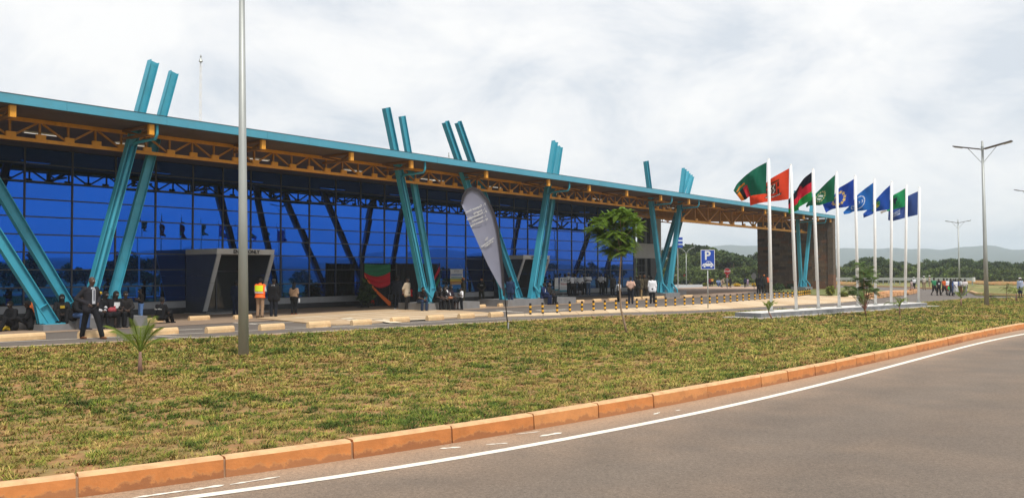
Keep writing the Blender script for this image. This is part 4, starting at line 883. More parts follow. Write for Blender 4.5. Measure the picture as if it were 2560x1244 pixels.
def star(x, y, cx, cy, r, asp=1.5):
    dx_ = (x - cx) * asp; dy_ = (y - cy); a_ = np.arctan2(dx_, -dy_); rr = np.hypot(dx_, dy_); m = np.abs(((a_ / (2 * PI) * 5 + .5) % 1) - .5) * 2
    return rr < r * (1 - .6 * m)
def des_zambia(u, v):
    c = np.tile((.008, .125, .075), (len(u), 1)); lo = v > .42
    for a0, a1, k in ((.60, .735, (.42, .02, .03)), (.735, .87, (.006, .006, .008)), (.87, 1.01, (.75, .22, .015))): c[(u >= a0) & (u < a1) & lo] = k
    e_ = (np.abs(v - .26 - .10 * np.abs(u - .8) * 2) < .045) & (np.abs(u - .8) < .15); c[e_] = (.62, .20, .02); return c
def des_red(u, v):
    c = np.tile((.66, .055, .018), (len(u), 1)); x = (u - .41) / .19; y = (v - .50) / .38
    sh = (np.abs(x) < .42) & (y > -.55) & (y < .45); c[sh] = (.05, .035, .03)
    wv = sh & (np.abs(((x * 2.2 + .18 * np.sin(y * 11)) % .8) - .4) < .13); c[wv] = (.75, .72, .68)
    c[(np.abs(np.abs(x) - .72) < .13) & (y > -.75) & (y < .62) & (np.sin(y * 9 + x * 2) > -.5)] = (.07, .02, .015)
    c[(np.abs(y + .72) < .09) & (np.abs(x) < .9)] = (.08, .03, .01); c[(np.abs(y - .72 - .08 * np.cos(x * 2.5)) < .10) & (np.abs(x) < 1.1)] = (.035, .04, .035); c[(np.abs(y - .74 - .08 * np.cos(x * 2.5)) < .035) & (np.abs(x) < .95)] = (.6, .6, .58); return c
def des_malawi(u, v):
    c = np.tile((.006, .006, .014), (len(u), 1)); c[v > .335] = (.60, .018, .045); c[v > .667] = (.015, .27, .06)
    a_ = np.arctan2(.33 - v, (u - .5) * 1.5); r = np.hypot((u - .5) * 1.5, .33 - v); c[(v < .335) & ((r < .13) | ((r < .22) & (np.sin(a_ * 18) > 0)))] = (.55, .02, .04); return c
def des_union(u, v):
    c = np.tile((.008, .13, .062), (len(u), 1)); r = np.hypot((u - .5) * 1.5, v - .5); a_ = np.arctan2(v - .5, (u - .5) * 1.5)
    c[(r > .22) & (r < .29) & (np.sin(a_ * 14) > -.2)] = (.50, .45, .22); c[(r < .16) & (np.sin(u * 40 + v * 31) > -.1)] = (.55, .58, .55); return c
def des_eu(u, v):
    c = np.tile((.012, .055, .36), (len(u), 1))
    for k in range(12): c[star(u, v, .5 + .30 / 1.5 * math.cos(k * PI / 6), .5 + .30 * math.sin(k * PI / 6), .085)] = (.72, .5, .12)
    return c
def des_sky(u, v):
    c = np.tile((.012, .125, .44), (len(u), 1)); r = np.hypot((u - .5) * 1.5, v - .5); c[np.abs(r - .34) < .014] = (.7, .75, .78)
    x = (u - .5) * 1.5; y = v - .5
    for cx in (-.2, -.07, .07, .2): rr = np.hypot((x - cx) * 1.25, y); c[(np.abs(rr - .055) < .017) & ((x - cx < .02) | (cx > 0))] = (.72, .77, .8)
    return c
def des_green_gold(u, v):
    c = np.tile((.012, .07, .36), (len(u), 1)); x = (u - .52) * 1.5; y = v - .5; c[np.hypot(x, y * .9) < .25] = (.03, .27, .09); c[(np.abs(x + y * .8) < .10) & (np.hypot(x, y) < .24)] = (.62, .52, .06); c[(np.abs(x - y * 1.2) < .035) & (np.hypot(x, y) < .22)] = (.6, .5, .1); return c
def des_africa(u, v):
    c = np.tile((.012, .27, .095), (len(u), 1)); x = (u - .37) * 2.4; y = v - .48; r = np.hypot(x, y); c[np.abs(r - .34) < .018] = (.006, .10, .05)
    af = ((np.abs(x + .02) < .17) & (y > -.22) & (y < -.02)) | ((np.abs(x - .05) < .13 - (y + .02) * .42) & (y >= -.02) & (y < .26)); c[af] = (.02, .03, .06); c[u > .74] = (.75, .75, .74); return c
def des_navy(u, v):
    c = np.tile((.035, .075, .26), (len(u), 1))
    for y0 in (.40, .52, .64): c[(np.abs(v - y0) < .028) & (u > .60) & (u < .88 - .1 * (y0 - .4)) & (np.sin(u * 130 + y0 * 50) > -.6)] = (.55, .6, .66)
    return c
FLAGM = mat('flag_cloth', (1, 1, 1), .75, var=.06, scale=6, attr=True, spec=.15)
_t = FLAGM.node_tree; _b = _t.nodes['Principled BSDF']; _src = _b.inputs['Base Color'].links[0].from_socket; _tr = N(_t, 'ShaderNodeBsdfTranslucent'); _t.links.new(_src, _tr.inputs['Color']); _ms = N(_t, 'ShaderNodeMixShader'); _ms.inputs[0].default_value = .35
_t.links.new(_b.outputs[0], _ms.inputs[1]); _t.links.new(_tr.outputs[0], _ms.inputs[2]); _t.links.new(_ms.outputs[0], _t.nodes['Material Output'].inputs['Surface'])
SC5 = 5.0196
FL = [('zambian', 'green flag with red, black and orange stripes at its corner, on the first pole', des_zambia, [(492, 75), (400, 120), (300, 180), (200, 260), (110, 350), (65, 440)], [(485, 468), (400, 480), (310, 492), (262, 510), (225, 545), (165, 565)]),
      ('red', 'orange red flag with a dark coat of arms in its middle', des_red, [(775, 150), (620, 235), (540, 280), (450, 365), (350, 445), (262, 510)], [(770, 540), (640, 560), (530, 570), (450, 580), (380, 592), (272, 625)]),
      ('malawian', 'flag of black, red and green horizontal bands', des_malawi, [(1055, 200), (960, 270), (900, 350), (850, 440), (800, 500), (752, 555)], [(1058, 550), (960, 600), (890, 640), (880, 680), (830, 700), (755, 722)]),
      ('union', 'dark green flag with a pale round emblem', des_union, [(1350, 230), (1250, 320), (1170, 400), (1090, 480), (1010, 565), (972, 630)], [(1340, 560), (1250, 582), (1150, 620), (1080, 615), (1010, 625), (985, 652)]),
      ('european', 'blue flag with a ring of gold stars', des_eu, [(1585, 285), (1480, 350), (1390, 400), (1350, 470), (1265, 560), (1178, 600)], [(1585, 610), (1480, 640), (1390, 650), (1310, 665), (1260, 690), (1225, 715)]),
      ('sky', 'lighter blue flag with a white circle and round letters', des_sky, [(1830, 330), (1730, 400), (1620, 490), (1575, 560), (1520, 630), (1440, 710)], [(1825, 670), (1720, 680), (1620, 692), (1570, 695), (1530, 720), (1452, 732)]),
      ('gold', 'royal blue flag with a green and gold central emblem', des_green_gold, [(2040, 360), (1960, 430), (1860, 540), (1820, 620), (1760, 665), (1690, 730)], [(2035, 665), (1950, 680), (1860, 695), (1830, 720), (1770, 748), (1697, 777)]),
      ('africa', 'bright green flag with a dark map emblem in a ring and a white fly end', des_africa, [(2230, 400), (2150, 450), (2070, 490), (2030, 560), (1975, 630), (1905, 700)], [(2230, 630), (2150, 652), (2075, 670), (2032, 685), (1980, 695), (1915, 727)]),
      ('navy', 'slate blue flag with small white lines of writing near its fly end', des_navy, [(2390, 440), (2320, 470), (2250, 505), (2180, 580), (2090, 655), (2008, 690)], [(2385, 735), (2320, 750), (2250, 766), (2150, 795), (2060, 816), (2003, 800)])]
PT = [(1921.8, 399), (1977, 413), (2032.8, 423.6), (2092, 430.7), (2138, 440), (2186.6, 449), (2229.5, 455), (2266.8, 464), (2299, 469.5)]
PBX = [1928.5, 1991, 2046.4, 2098, 2145.5, 2189, 2228, 2263.5, 2296.6]
mid0 = a + nvp * .62; 
for i, (nm, desc, fn, tp, bt) in enumerate(FL):
    # base on the plinth's centre line where the pole's pixel column meets it
    r = ray(PBX[i], 770); k = (mid0.x * r.y - mid0.y * r.x) / (dv.y * r.x - dv.x * r.y); pb2 = mid0 + dv * k; pb2.z = .28
    top = at(PT[i][0], PT[i][1], pb2.y)
    fo = thing('flagpole', 'white flagpole, %s from the left of nine on the plinth, flying the %s' % (nth(i + 1), desc.replace(' with ', ' with ')[:60].rsplit(' ', 1)[0] if len(desc) > 60 else desc), 'flagpole', pb2, 0, 'flagpoles on the plinth')
    fo['label'] = '%s white flagpole from the left on the long grey plinth' % nth(i + 1)
    mb = MB(); mb.tube([pb2, pb2 + (top - pb2) * .5, top], [.07, .064, .055], 10); part('pole', mb, WHITE, fo, smooth=True)
    mb = MB(); mb.ball(top + ZV * .02, .055, 8, 6, (1, 1, .7)); part('finial', mb, WHITE, fo)
    mb = MB(); mb.tube([pb2, pb2 + ZV * .035], .13, 10); part('base_flange', mb, GALV, fo)
    mb = MB(); q = pb2 + (top - pb2) * .20; mb.tube([q - ZV * .03, q + ZV * .03], .066, 8); part('blue_tape', mb, BLUES, fo)
    mb = MB(); mb.tube([q + Vector((-.09, -.01, 0)), q + (top - q) * .5 + Vector((-.085, -.01, 0)), top + Vector((-.06, -.01, -.1))], .006, 4); part('halyard', mb, WHITE, fo)
    nu, nv_ = 64, 46; T = np.array(tp, float); Bq = np.array(bt, float); ip = np.linspace(0, 5, nu)
    Lt = np.r_[0, np.cumsum(np.hypot(*np.diff(T, axis=0).T))]; Lt /= Lt[-1]; Lb = np.r_[0, np.cumsum(np.hypot(*np.diff(Bq, axis=0).T))]; Lb /= Lb[-1]; uu = np.linspace(0, 1, nu)
    tx, ty = np.interp(uu, Lt, T[:, 0]), np.interp(uu, Lt, T[:, 1]); bx, by = np.interp(uu, Lb, Bq[:, 0]), np.interp(uu, Lb, Bq[:, 1])
    sm = lambda z: np.convolve(np.pad(z, 3, 'edge'), np.ones(7) / 7, 'valid')
    tx, ty, bx, by = map(sm, (tx, ty, bx, by)); mb = MB(); U = []; Vv = []
    for j in range(nv_):
        w = j / (nv_ - 1)
        for q in range(nu):
            px_ = 1820 + (tx[q] * (1 - w) + bx[q] * w) / SC5; py_ = 390 + (ty[q] * (1 - w) + by[q] * w) / SC5
            d = uu[q] * .55 + .13 * min(1, uu[q] * 2.5) * math.sin(uu[q] * 10 + w * 3.2 + i) + .05 * min(1, uu[q] * 3) * math.sin(uu[q] * 21 - w * 5 + i * 2)
            mb.v.append(tuple(at(px_, py_, pb2.y + d))); U.append(uu[q]); Vv.append(w)
    for j in range(nv_ - 1):
        for q in range(nu - 1): mb.f.append((j * nu + q, (j + 1) * nu + q, (j + 1) * nu + q + 1, j * nu + q + 1)); mb.m.append(0)
    mb.c = fn(np.array(U), np.array(Vv))
    f0 = link('flag', mb.mesh('flag', FLAGM, mb.v[0], smooth=True), None, mb.v[0])
    tag(f0, desc, 'flag', 'flags on the row of poles')

# feather banner (seen from its back: the print reads mirrored)
YB = 25.6; base = gp(1270.5, 823, .05); YB = base.y
t = thing('feather_banner', 'tall grey teardrop feather banner with mirrored white lettering planted in the grass', 'feather banner', (base.x, base.y, .04))
PP = [(1270.5, 824), (1262, 739), (1258.6, 681), (1253, 623.6), (1245.7, 572), (1236, 533.6), (1220, 498), (1200.7, 475.7), (1181, 466.7), (1165, 474), (1155.7, 492), (1153, 511)]
pts = [at(x, y, YB) for x, y in PP]; pts[0].z = .02
mb = MB(); mb.tube(pts, [.02, .018, .016, .015, .014, .013, .012, .011, .010, .009, .008, .008], 8); part('pole', mb, BLACK, t, smooth=True)
mb = MB(); mb.tube([pts[0], pts[0] + ZV * .28], .028, 8); part('ground_spike', mb, GALV, t)
LE = [(1153, 511), (1160.5, 525.5), (1175, 562.5), (1197.5, 614), (1220, 662), (1242.5, 704), (1261, 734)]
outl = [(x, y) for x, y in PP[1:]] ; right = resample([(x, y) for x, y in PP[1:]][::-1], 60)[0]; left = resample(LE, 60)[0]
# rows: pair outer curve and luff by arc fraction
mb = MB(); nb_ = 14
for k in range(60):
    for j in range(nb_):
        w = j / (nb_ - 1); x = left[k, 0] * (1 - w) + right[k, 0] * w; y = left[k, 1] * (1 - w) + right[k, 1] * w
        bulge = .07 * math.sin(PI * w) * (1 - k / 60) + .003 * math.sin(k * .3 + w * 4)
        mb.v.append(tuple(at(x, y, YB + .02 + bulge)))
for k in range(59):
    for j in range(nb_ - 1): mb.f.append((k * nb_ + j, (k + 1) * nb_ + j, (k + 1) * nb_ + j + 1, k * nb_ + j + 1)); mb.m.append(0)
cl = part('banner_cloth', mb, mat('grey_banner', (.215, .22, .29), .75, var=.05, scale=3, spec=.2), t, smooth=True)
mb = MB()
for k in range(59):
    def pt_(kk, off): 
        p = right[kk]; d = right[min(kk + 1, 59)] - right[max(kk - 1, 0)]; d = d / np.hypot(*d); n_ = np.array((-d[1], d[0])); q = p + n_ * off; return at(q[0], q[1], YB - .012 + .0)
    mb.add([pt_(k, -1.2), pt_(k, 5.2 if k > 3 else 3), pt_(k + 1, 5.2), pt_(k + 1, -1.2)], [(3, 2, 1, 0)])
part('sleeve', mb, mat('black_sleeve', (.03, .026, .032), .8), t)
TXM = [mat('banner_print', (.50, .50, .50), .7, var=0)]
bk = YB - .03
xs_ = Vector((math.cos(.40), 0, math.sin(.40))); ys_ = Vector((-math.sin(.12), 0, math.cos(.12)))
def banner_line(txt, px, py, size, rot, bold=.003):
    o = at(px, py, YB); o.y = bk; xv = Vector((math.cos(rot), 0, math.sin(rot))); yv = Vector((-math.sin(rot), 0, math.cos(rot)))
    lettering('banner_lettering', txt, size, o, xv, yv, cl, mats=TXM, mirror=True, bold=bold, depth=.001, align='CENTER')
for txt, px, py in (('T - Taxpayer focus', 1190, 520), ('I - Integrity', 1198, 528), ('P - Professionalism', 1192, 538.5), ('I - Innovation', 1197, 546.5), ('N - Networking', 1198, 556)): banner_line(txt, px, py, .098, .38)
banner_line('ZAMBIA REVENUE', 1219.5, 605.5, .066, .62); banner_line('AUTHORITY', 1222.5, 610, .066, .62)
mb = MB(); o = at(1216, 598, YB); o.y = bk; 
for k in range(5): mb.add([o + Vector((-.055 + .01 * k, 0, -.05 + .022 * k)), o + Vector((.05 + .004 * k, 0, -.012 + .024 * k)), o + Vector((.05 + .004 * k, 0, .0 + .024 * k)), o + Vector((-.055 + .01 * k, 0, -.036 + .022 * k))], [(0, 1, 2, 3)])
part('banner_emblem', mb, mat('faded_print', (.42, .41, .42), .7, var=0), cl)

# draped backdrops, poster and boards before the glass
def cloth_grid(fn, nu, nv, mats, name, parent, label=None):
    mb = MB()
    for j in range(nv):
        for i in range(nu): mb.v.append(tuple(fn(i / (nu - 1), j / (nv - 1))))
    for j in range(nv - 1):
        for i in range(nu - 1): mb.f.append((j * nu + i, (j + 1) * nu + i, (j + 1) * nu + i + 1, j * nu + i + 1)); mb.m.append(0)
    return part(name, mb, mats, parent, smooth=True, label=label)
CB = cloth('drape_black', (.010, .010, .012)); CG = cloth('drape_green', (.015, .13, .055)); CR = cloth('drape_red', (.42, .012, .02)); CO = cloth('drape_orange', (.68, .14, .02))
def backdrop(pxa, pxb, ze, e_, label, second=False):
    sa, sb_ = ws(pxa, e_), ws(pxb, e_); t = thing('draped_backdrop', label, 'backdrop', W((sa + sb_) / 2, e_, 0)); H = ze
    cloth_grid(lambda u, v: W(sa + (sb_ - sa) * u, e_ + .05 * math.sin(u * 55), H * (1 - v) + .04), 60, 6, CB, 'curtain', t)
    for s_ in (sa - .05, sb_ + .05):
        mb = MB(); mb.tube([W(s_, e_, 0), W(s_, e_, H + .08)], .055, 8); mb.wbox(s_ - .2, s_ + .2, e_ - .2, e_ + .2, .003, .03); part('stand', mb, BLACK, t)
    L_ = sb_ - sa
    if not second:
        f = lambda u, v, za, sag, zb, sagb: (za - sag * 4 * u * (1 - u)) * (1 - v) + (zb - sagb * 4 * u * (1 - u)) * v
        cloth_grid(lambda u, v: W(sa + L_ * u, e_ + .14 + .05 * math.sin(v * 14 + u * 3) * math.sin(PI * u), f(u, v, H, .03, H * (.80 + .02 * u), .27)), 30, 16, CG, 'green_swag', t)
        cloth_grid(lambda u, v: W(sa + L_ * u, e_ + .11 + .05 * math.sin(v * 14 + u * 3) * math.sin(PI * u), f(u, v, H * (.80 + .03 * u), .25, H * (.70 - .18 * u), .42)), 30, 18, CR, 'red_swag', t)
        cloth_grid(lambda u, v: W(sa + L_ * u, e_ + .16 + .03 * math.sin(v * 9), (H * .76 - H * .66 * u ** .75) - (.10 + .26 * u) * v), 26, 6, CO, 'orange_sash', t)
    else:
        cloth_grid(lambda u, v: W(sa + L_ * (.70 + .28 * u), e_ + .14 + .03 * math.sin(v * 9), (H * .30 + H * .66 * u ** .8) - (.15 + .2 * u) * v), 16, 5, CR, 'red_sash', t)
        cloth_grid(lambda u, v: W(sa + L_ * (.02 + .30 * u), e_ + .12 + .04 * math.sin(v * 9), H * .42 - .1 * u - (.35 + .1 * u) * v), 12, 5, CR, 'red_swag', t)
        cloth_grid(lambda u, v: W(sa + L_ * (.75 + .23 * u), e_ + .13 + .03 * math.sin(v * 9), (H * .25 + H * .45 * u) - .3 * v), 12, 5, CG, 'green_sash', t)
backdrop(907, 972, 2.55, 1.5, 'black curtain backdrop hung with green and red swags and an orange sash')
backdrop(992, 1097, 2.55, 1.5, 'wide black curtain backdrop with a red sash behind the leaning columns', True)
def poster_mesh(fn, w, h, nu, nv):
    mb = MB(); U, V_ = [], []
    for j in range(nv):
        for i in range(nu): u_, v_ = i / (nu - 1), j / (nv - 1); mb.v.append((w * (u_ - .5), -.012 * math.sin(v_ * 7 + u_ * 3), h * (.5 - v_))); U.append(u_); V_.append(v_)
    for j in range(nv - 1):
        for i in range(nu - 1): mb.f.append((j * nu + i, (j + 1) * nu + i, (j + 1) * nu + i + 1, j * nu + i + 1)); mb.m.append(0)
    mb.c = fn(np.array(U), np.array(V_)); return mb
def des_poster(u, v):
    c = np.tile((.84, .85, .88), (len(u), 1)); c[v > .62] = (.80, .60, .10); c[v > .78] = (.55, .25, .07); c[(v > .60) & (v < .64)] = (.25, .35, .1)
    for y0, hh in ((.36, .05), (.53, .055)): c[(np.abs(v - y0) < hh) & (u > .06) & (u < .94) & (np.sin(u * 75 + v * 9) > -.45)] = (.03, .16, .52) if y0 < .4 else (.05, .28, .34)
    c[(np.abs(v - .13) < .05) & (np.abs(u - .5) < .2) & (np.sin(u * 60) > 0)] = (.45, .46, .5); c[(v > .85) & (np.abs(u - .5) < .4) & (np.sin(u * 60 + v * 90) > .3)] = (.7, .55, .4); return c
sa, sb_ = ws(1124, .35), ws(1159, .35); z0, z1 = wp(1141, 711, .35)[1], wp(1141, 672.5, .35)[1]
pm_ = poster_mesh(des_poster, sb_ - sa, z1 - z0, 60, 50); o = link('poster', pm_.mesh('poster', FLAGM, smooth=True), None, W((sa + sb_) / 2, .35, (z0 + z1) / 2), (0, 0, RZ))
tag(o, 'white, blue and yellow printed poster hung on the glass behind a guard', 'poster')
mb = MB(); mb.tube([W(sa, .33, z1 + .02), W(sb_, .33, z1 + .02)], .015, 6); mb.tube([W(sa + .05, .33, z1), W(sa + .05, .05, z1 + .3)], .006, 4); mb.tube([W(sb_ - .05, .33, z1), W(sb_ - .05, .05, z1 + .3)], .006, 4); part('hanging_rod', mb, GALV, o)
o.children[0].location = (0, 0, 0); o.children[0].rotation_euler = (0, 0, -RZ)
for px0, px1, y0, y1, lab in ((1386, 1396.5, 694, 726, 'narrow white printed banner stand left of the welcome banner'), (1398, 1418, 693, 729, 'white welcome banner with red script and blue crest before the glass')):
    wl = px0 > 1390
    def des_w(u, v):
        c = np.tile((.85, .85, .85), (len(u), 1)); c[v > .86] = (.12, .35, .45)
        if wl:
            c[(np.hypot((u - .25) * 1.2, v - .16) < .09)] = (.03, .07, .25); c[(np.abs(v - .13) < .04) & (u > .5) & (np.sin(u * 50) > -.3)] = (.03, .03, .06); c[(np.abs(v - .25) < .03) & (u > .5) & (np.sin(u * 44) > -.2)] = (.03, .03, .06)
        c[(v > .66) & (v < .8) & (np.sin(u * 40 + v * 60) > .4)] = (.35, .4, .45); return c
    sa, sb_ = ws(px0, 1.2), ws(px1, 1.2); z0, z1 = wp((px0 + px1) / 2, y1, 1.2)[1], wp((px0 + px1) / 2, y0, 1.2)[1]
    t = thing('banner_stand', lab, 'banner stand', W((sa + sb_) / 2, 1.2, .17)); m_ = poster_mesh(des_w, sb_ - sa, z1 - z0, 40, 50)
    b_ = link('printed_sheet', m_.mesh('printed_sheet', FLAGM, smooth=True), t, W((sa + sb_) / 2, 1.2, (z0 + z1) / 2) - wloc(t), (0, 0, RZ))
    if wl: lettering('banner_lettering', 'Welcome', (sb_ - sa) * .22, W((sa + sb_) / 2 + .03, 1.225, (z0 + z1) / 2 + .05), DV, ZV, t, mats=[CR], depth=.001)
    mb = MB(); mb.wbox(sa, sb_, 1.15, 1.25, .17, .22); mb.wbox((sa + sb_) / 2 - .015, (sa + sb_) / 2 + .015, 1.165, 1.185, .2, z1); part('stand', mb, GALV, t)
# white sculpture with dark curves beside the seated men
q0 = gp(1377, 737); sp_, ee = sE(q0); t = thing('white_sculpture', 'white painted slab with dark curling branches beside the seated men', 'sculpture', (q0.x, q0.y, 0))
mb = MB(); mb.prism([W(sp_ - .5, ee, .17), W(sp_ + .55, ee, .17), W(sp_ + .65, ee, 1.0), W(sp_ + .3, ee, 1.55), W(sp_ - .55, ee, 1.35)], NV * .08); part('slab', mb, WHITE, t)
for pts_ in ([(-.5, .25), (-.1, .7), (.25, 1.1), (.3, 1.4)], [(-.3, 1.2), (0, 1.15), (.2, .95), (.5, 1.2), (.9, 1.9)], [(.1, .3), (.2, .8), (.75, 1.3), (1.0, 1.75)]):
    mb = MB(); mb.tube([W(sp_ + a_, ee + .14, b_ + .1) for a_, b_ in pts_], .045, 6); part('branch', mb, BLACK, t, smooth=True)
q1 = W(sp_ + 1.1, ee - .1, 0); mb = MB(); mb.tube([W(sp_ + .85, ee + .05, 0), W(sp_ + .85, ee + .05, 2.6)], .05, 6); part('post', mb, BLACK, t)
mt_ = MB(); mt_.sheet([gp(x, y, .02) for x, y in [(950, 766), (1002, 766.8), (1000, 764.6), (962, 763.8)]]); mt_.prism([Vector(v_) for v_ in mt_.v[:4]], ZV * .012); tag(part('floor_mat', mt_, BLACK), 'thin black floor mat lying on the paving before the backdrop', 'mat')
# ------------------------------------------------------------------ trees and plants
def leaf_mat(name, var=.12, trans=.25):
    m = mat(name, (1, 1, 1), .7, var=0, attr=True, spec=.25); t = m.node_tree; b = t.nodes['Principled BSDF']; src = b.inputs['Base Color'].links[0].from_socket
    oi = N(t, 'ShaderNodeObjectInfo'); mr_ = N(t, 'ShaderNodeMapRange'); t.links.new(oi.outputs['Random'], mr_.inputs['Value']); mr_.inputs['To Min'].default_value = 1 - var; mr_.inputs['To Max'].default_value = 1 + var
    v = N(t, 'ShaderNodeVectorMath', operation='SCALE'); t.links.new(src, v.inputs[0]); t.links.new(mr_.outputs[0], v.inputs['Scale']); t.links.new(v.outputs[0], b.inputs['Base Color'])
    tr = N(t, 'ShaderNodeBsdfTranslucent'); t.links.new(v.outputs[0], tr.inputs['Color']); ms = N(t, 'ShaderNodeMixShader'); ms.inputs[0].default_value = trans
    t.links.new(b.outputs[0], ms.inputs[1]); t.links.new(tr.outputs[0], ms.inputs[2]); t.links.new(ms.outputs[0], t.nodes['Material Output'].inputs['Surface'])
    return m
LEAF = leaf_mat('tree_leaves', .22); LEAFY = leaf_mat('young_leaves', .05, .4); BARK = mat('bark', (.10, .075, .055), .95, var=.25, scale=6); BARKP = mat('pale_bark', (.27, .19, .13), .9, var=.2, scale=8); PALMB = mat('palm_stem', (.22, .13, .10), .9, var=.25, scale=10)
def cards(name, P, size, colr, up=.35, m=None, asp=1.6):
    n = len(P); nrm = rng.normal(0, 1, (n, 3)); nrm[:, 2] = np.abs(nrm[:, 2]) + up; nrm /= np.linalg.norm(nrm, axis=1)[:, None]
    t = rng.normal(0, 1, (n, 3)); t -= nrm * (t * nrm).sum(1)[:, None]; t /= np.linalg.norm(t, axis=1)[:, None]; b = np.cross(nrm, t)
    s = size * (.6 + .8 * rng.random(n)); a = t * (s * asp / 2)[:, None]; c = b * (s / 2)[:, None]
    V = np.stack([P - a, P - c * .9 + a * .1, P + a, P + c * .9 + a * .1], 1).reshape(-1, 3)
    me = bpy.data.meshes.new(name); me.vertices.add(4 * n); me.vertices.foreach_set('co', V.astype(np.float32).ravel()); me.loops.add(4 * n); me.loops.foreach_set('vertex_index', np.arange(4 * n, dtype=np.int32)); me.polygons.add(n)
    me.polygons.foreach_set('loop_start', (np.arange(n) * 4).astype(np.int32)); me.polygons.foreach_set('loop_total', np.full(n, 4, np.int32))
    ca = me.color_attributes.new('col', 'FLOAT_COLOR', 'POINT'); ca.data.foreach_set('color', np.c_[np.repeat(colr, 4, 0), np.ones(4 * n)].astype(np.float32).ravel()); me.update(calc_edges=True)
    me.materials.append(m or LEAF); return me
def tree_proto(kind, H, Wd, ncl, nl, base, size):
    """one tree: trunk with limbs, crown of leaf clumps spread through an umbrella or a rounded bush"""
    tb = MB(); tips = []; C_ = []
    for k in range(ncl):
        a = rnd.uniform(0, 2 * PI); rr = Wd / 2 * math.sqrt(rnd.uniform(.02, 1))
        if kind == 'flat': z = H * (.70 + .24 * (1 - (rr / (Wd / 2)) ** 2) * rnd.uniform(.5, 1)) - rnd.uniform(0, .12) * H
        elif kind == 'round': z = H * (.28 + .62 * rnd.random() * (1 - .55 * (rr / (Wd / 2)) ** 2))
        else: z = H * (.12 + .75 * rnd.random() * (1 - .7 * (rr / (Wd / 2)) ** 2))
        tips.append(Vector((rr * math.cos(a), rr * math.sin(a), z)))
    fork = Vector((rnd.uniform(-.15, .15), rnd.uniform(-.15, .15), H * (.34 if kind == 'flat' else .2)))
    tb.tube([(0, 0, -.05), fork * .5 + Vector((.05, .03, 0)), fork], [H * .028, H * .022, H * .018], 7)
    for tpt in tips[:min(9, ncl)]:
        mid = fork.lerp(tpt, .5) + Vector((0, 0, -H * .03)); tb.tube([fork, mid, tpt], [H * .013, H * .009, H * .003], 5, cap=False)
    P = []; Cc = []
    for tpt in tips:
        n = int(nl / ncl * rnd.uniform(.6, 1.4)); rx = Wd * rnd.uniform(.10, .19); rz = rx * (.42 if kind == 'flat' else .72)
        d = rng.normal(0, 1, (n, 3)); d /= np.linalg.norm(d, axis=1)[:, None]; r = rng.random(n) ** .45
        P.append(np.array(tpt) + d * r[:, None] * np.array([rx, rx, rz])); cl_ = np.array(base) * rnd.uniform(.75, 1.3)
        Cc.append(cl_ * (.75 + .5 * rng.random(n))[:, None] * np.array([1, 1, 1]) + (rng.random(n) < .12)[:, None] * np.array([.035, .03, 0]))
    P = np.concatenate(P); Cc = np.concatenate(Cc)
    return tb.mesh('trunk', BARK, smooth=True), cards('crown', P, size, Cc)
G1, G2, G3, G4 = (.044, .074, .022), (.060, .096, .023), (.088, .125, .028), (.034, .058, .023)
PROTO = [tree_proto('flat', 6.0, 7.5, 20, 2600, G1, .34), tree_proto('round', 6.2, 7.0, 24, 3000, G2, .34), tree_proto('round', 5.0, 6.5, 22, 2600, G3, .32), tree_proto('bush', 3.6, 5.0, 18, 1900, G3, .28), tree_proto('flat', 7.4, 8.5, 24, 3000, G4, .36), tree_proto('round', 7.2, 6.4, 24, 2800, G4, .34)]
NAMES = ['flat_topped_tree', 'round_tree', 'round_tree', 'bush', 'flat_topped_tree', 'round_tree']
DESC = ['dark flat topped tree', 'mid green rounded tree', 'bright green rounded tree', 'low pale green bush', 'tall dark spreading tree', 'tall dark leafy tree']
TREES = []
def tree(k, x, y, sc, where, rz=None, sz=1.0):
    t = bpy.data.objects.new(NAMES[k], None); COL.objects.link(t); t.location = (x, y, 0); t.rotation_euler = (0, 0, rnd.uniform(0, 6.28) if rz is None else rz); t.scale = (sc, sc, sc * sz); t.empty_display_size = .3
    link('trunk', PROTO[k][0], t); link('crown', PROTO[k][1], t)
    tag(t, '', 'bush' if k == 3 else 'tree', 'trees ' + where); TREES.append((DESC[k], where, x / y if where != W3 else -y, t)); return t
def at_g(px, Y): return (px - 1280) * Y / FPX
W1 = 'in the woods under the canopy'
W2 = 'in the woods behind the guard rail'
W3 = 'mirrored in the glass'
for px in np.arange(1560, 1925, 17.0):              # under the canopy
    Y = rnd.uniform(128, 150) * KD; k = rnd.choice([0, 1, 1, 2, 2, 0]); h = {True: 1.25, False: .95}[1700 < px < 1790]; tree(k, at_g(px, Y), Y, rnd.uniform(.80, 1.02) * h * 1.05, W1)
for px in np.arange(1575, 1915, 21.0): Y = rnd.uniform(117, 124) * KD; tree(3, at_g(px, Y), Y, rnd.uniform(.6, 1.0), W1)
tree(4, at_g(1738, 140 * KD), 140 * KD, 1.0, W1); tree(2, at_g(1722, 134 * KD), 134 * KD, 1.0, W1)
def prof(px):                                       # crown line of the right-hand belt, in photo pixels above the road
    return np.interp(px, [2090, 2120, 2150, 2180, 2200, 2225, 2250, 2275, 2300, 2350, 2400, 2460, 2520, 2560, 2620, 2800], [22, 44, 56, 74, 70, 54, 56, 40, 52, 58, 60, 54, 50, 50, 52, 56])
for row, (Ya, Yb) in enumerate(((131, 138), (142, 152), (156, 170))):
    for px in np.arange(2070 + row * 7, 2960, 21.0):
        Y = rnd.uniform(Ya, Yb) * KD; want = prof(px) * Y / FPX * rnd.uniform(.82, 1.02); k = rnd.choice([0, 1, 4, 5, 1, 2]) if want > 3.6 else rnd.choice([1, 2, 2]); Hk = [6.0, 6.2, 5.0, 3.6, 7.4, 7.2][k]
        tree(k, at_g(px, Y), Y, max(.45, want / Hk), W2)
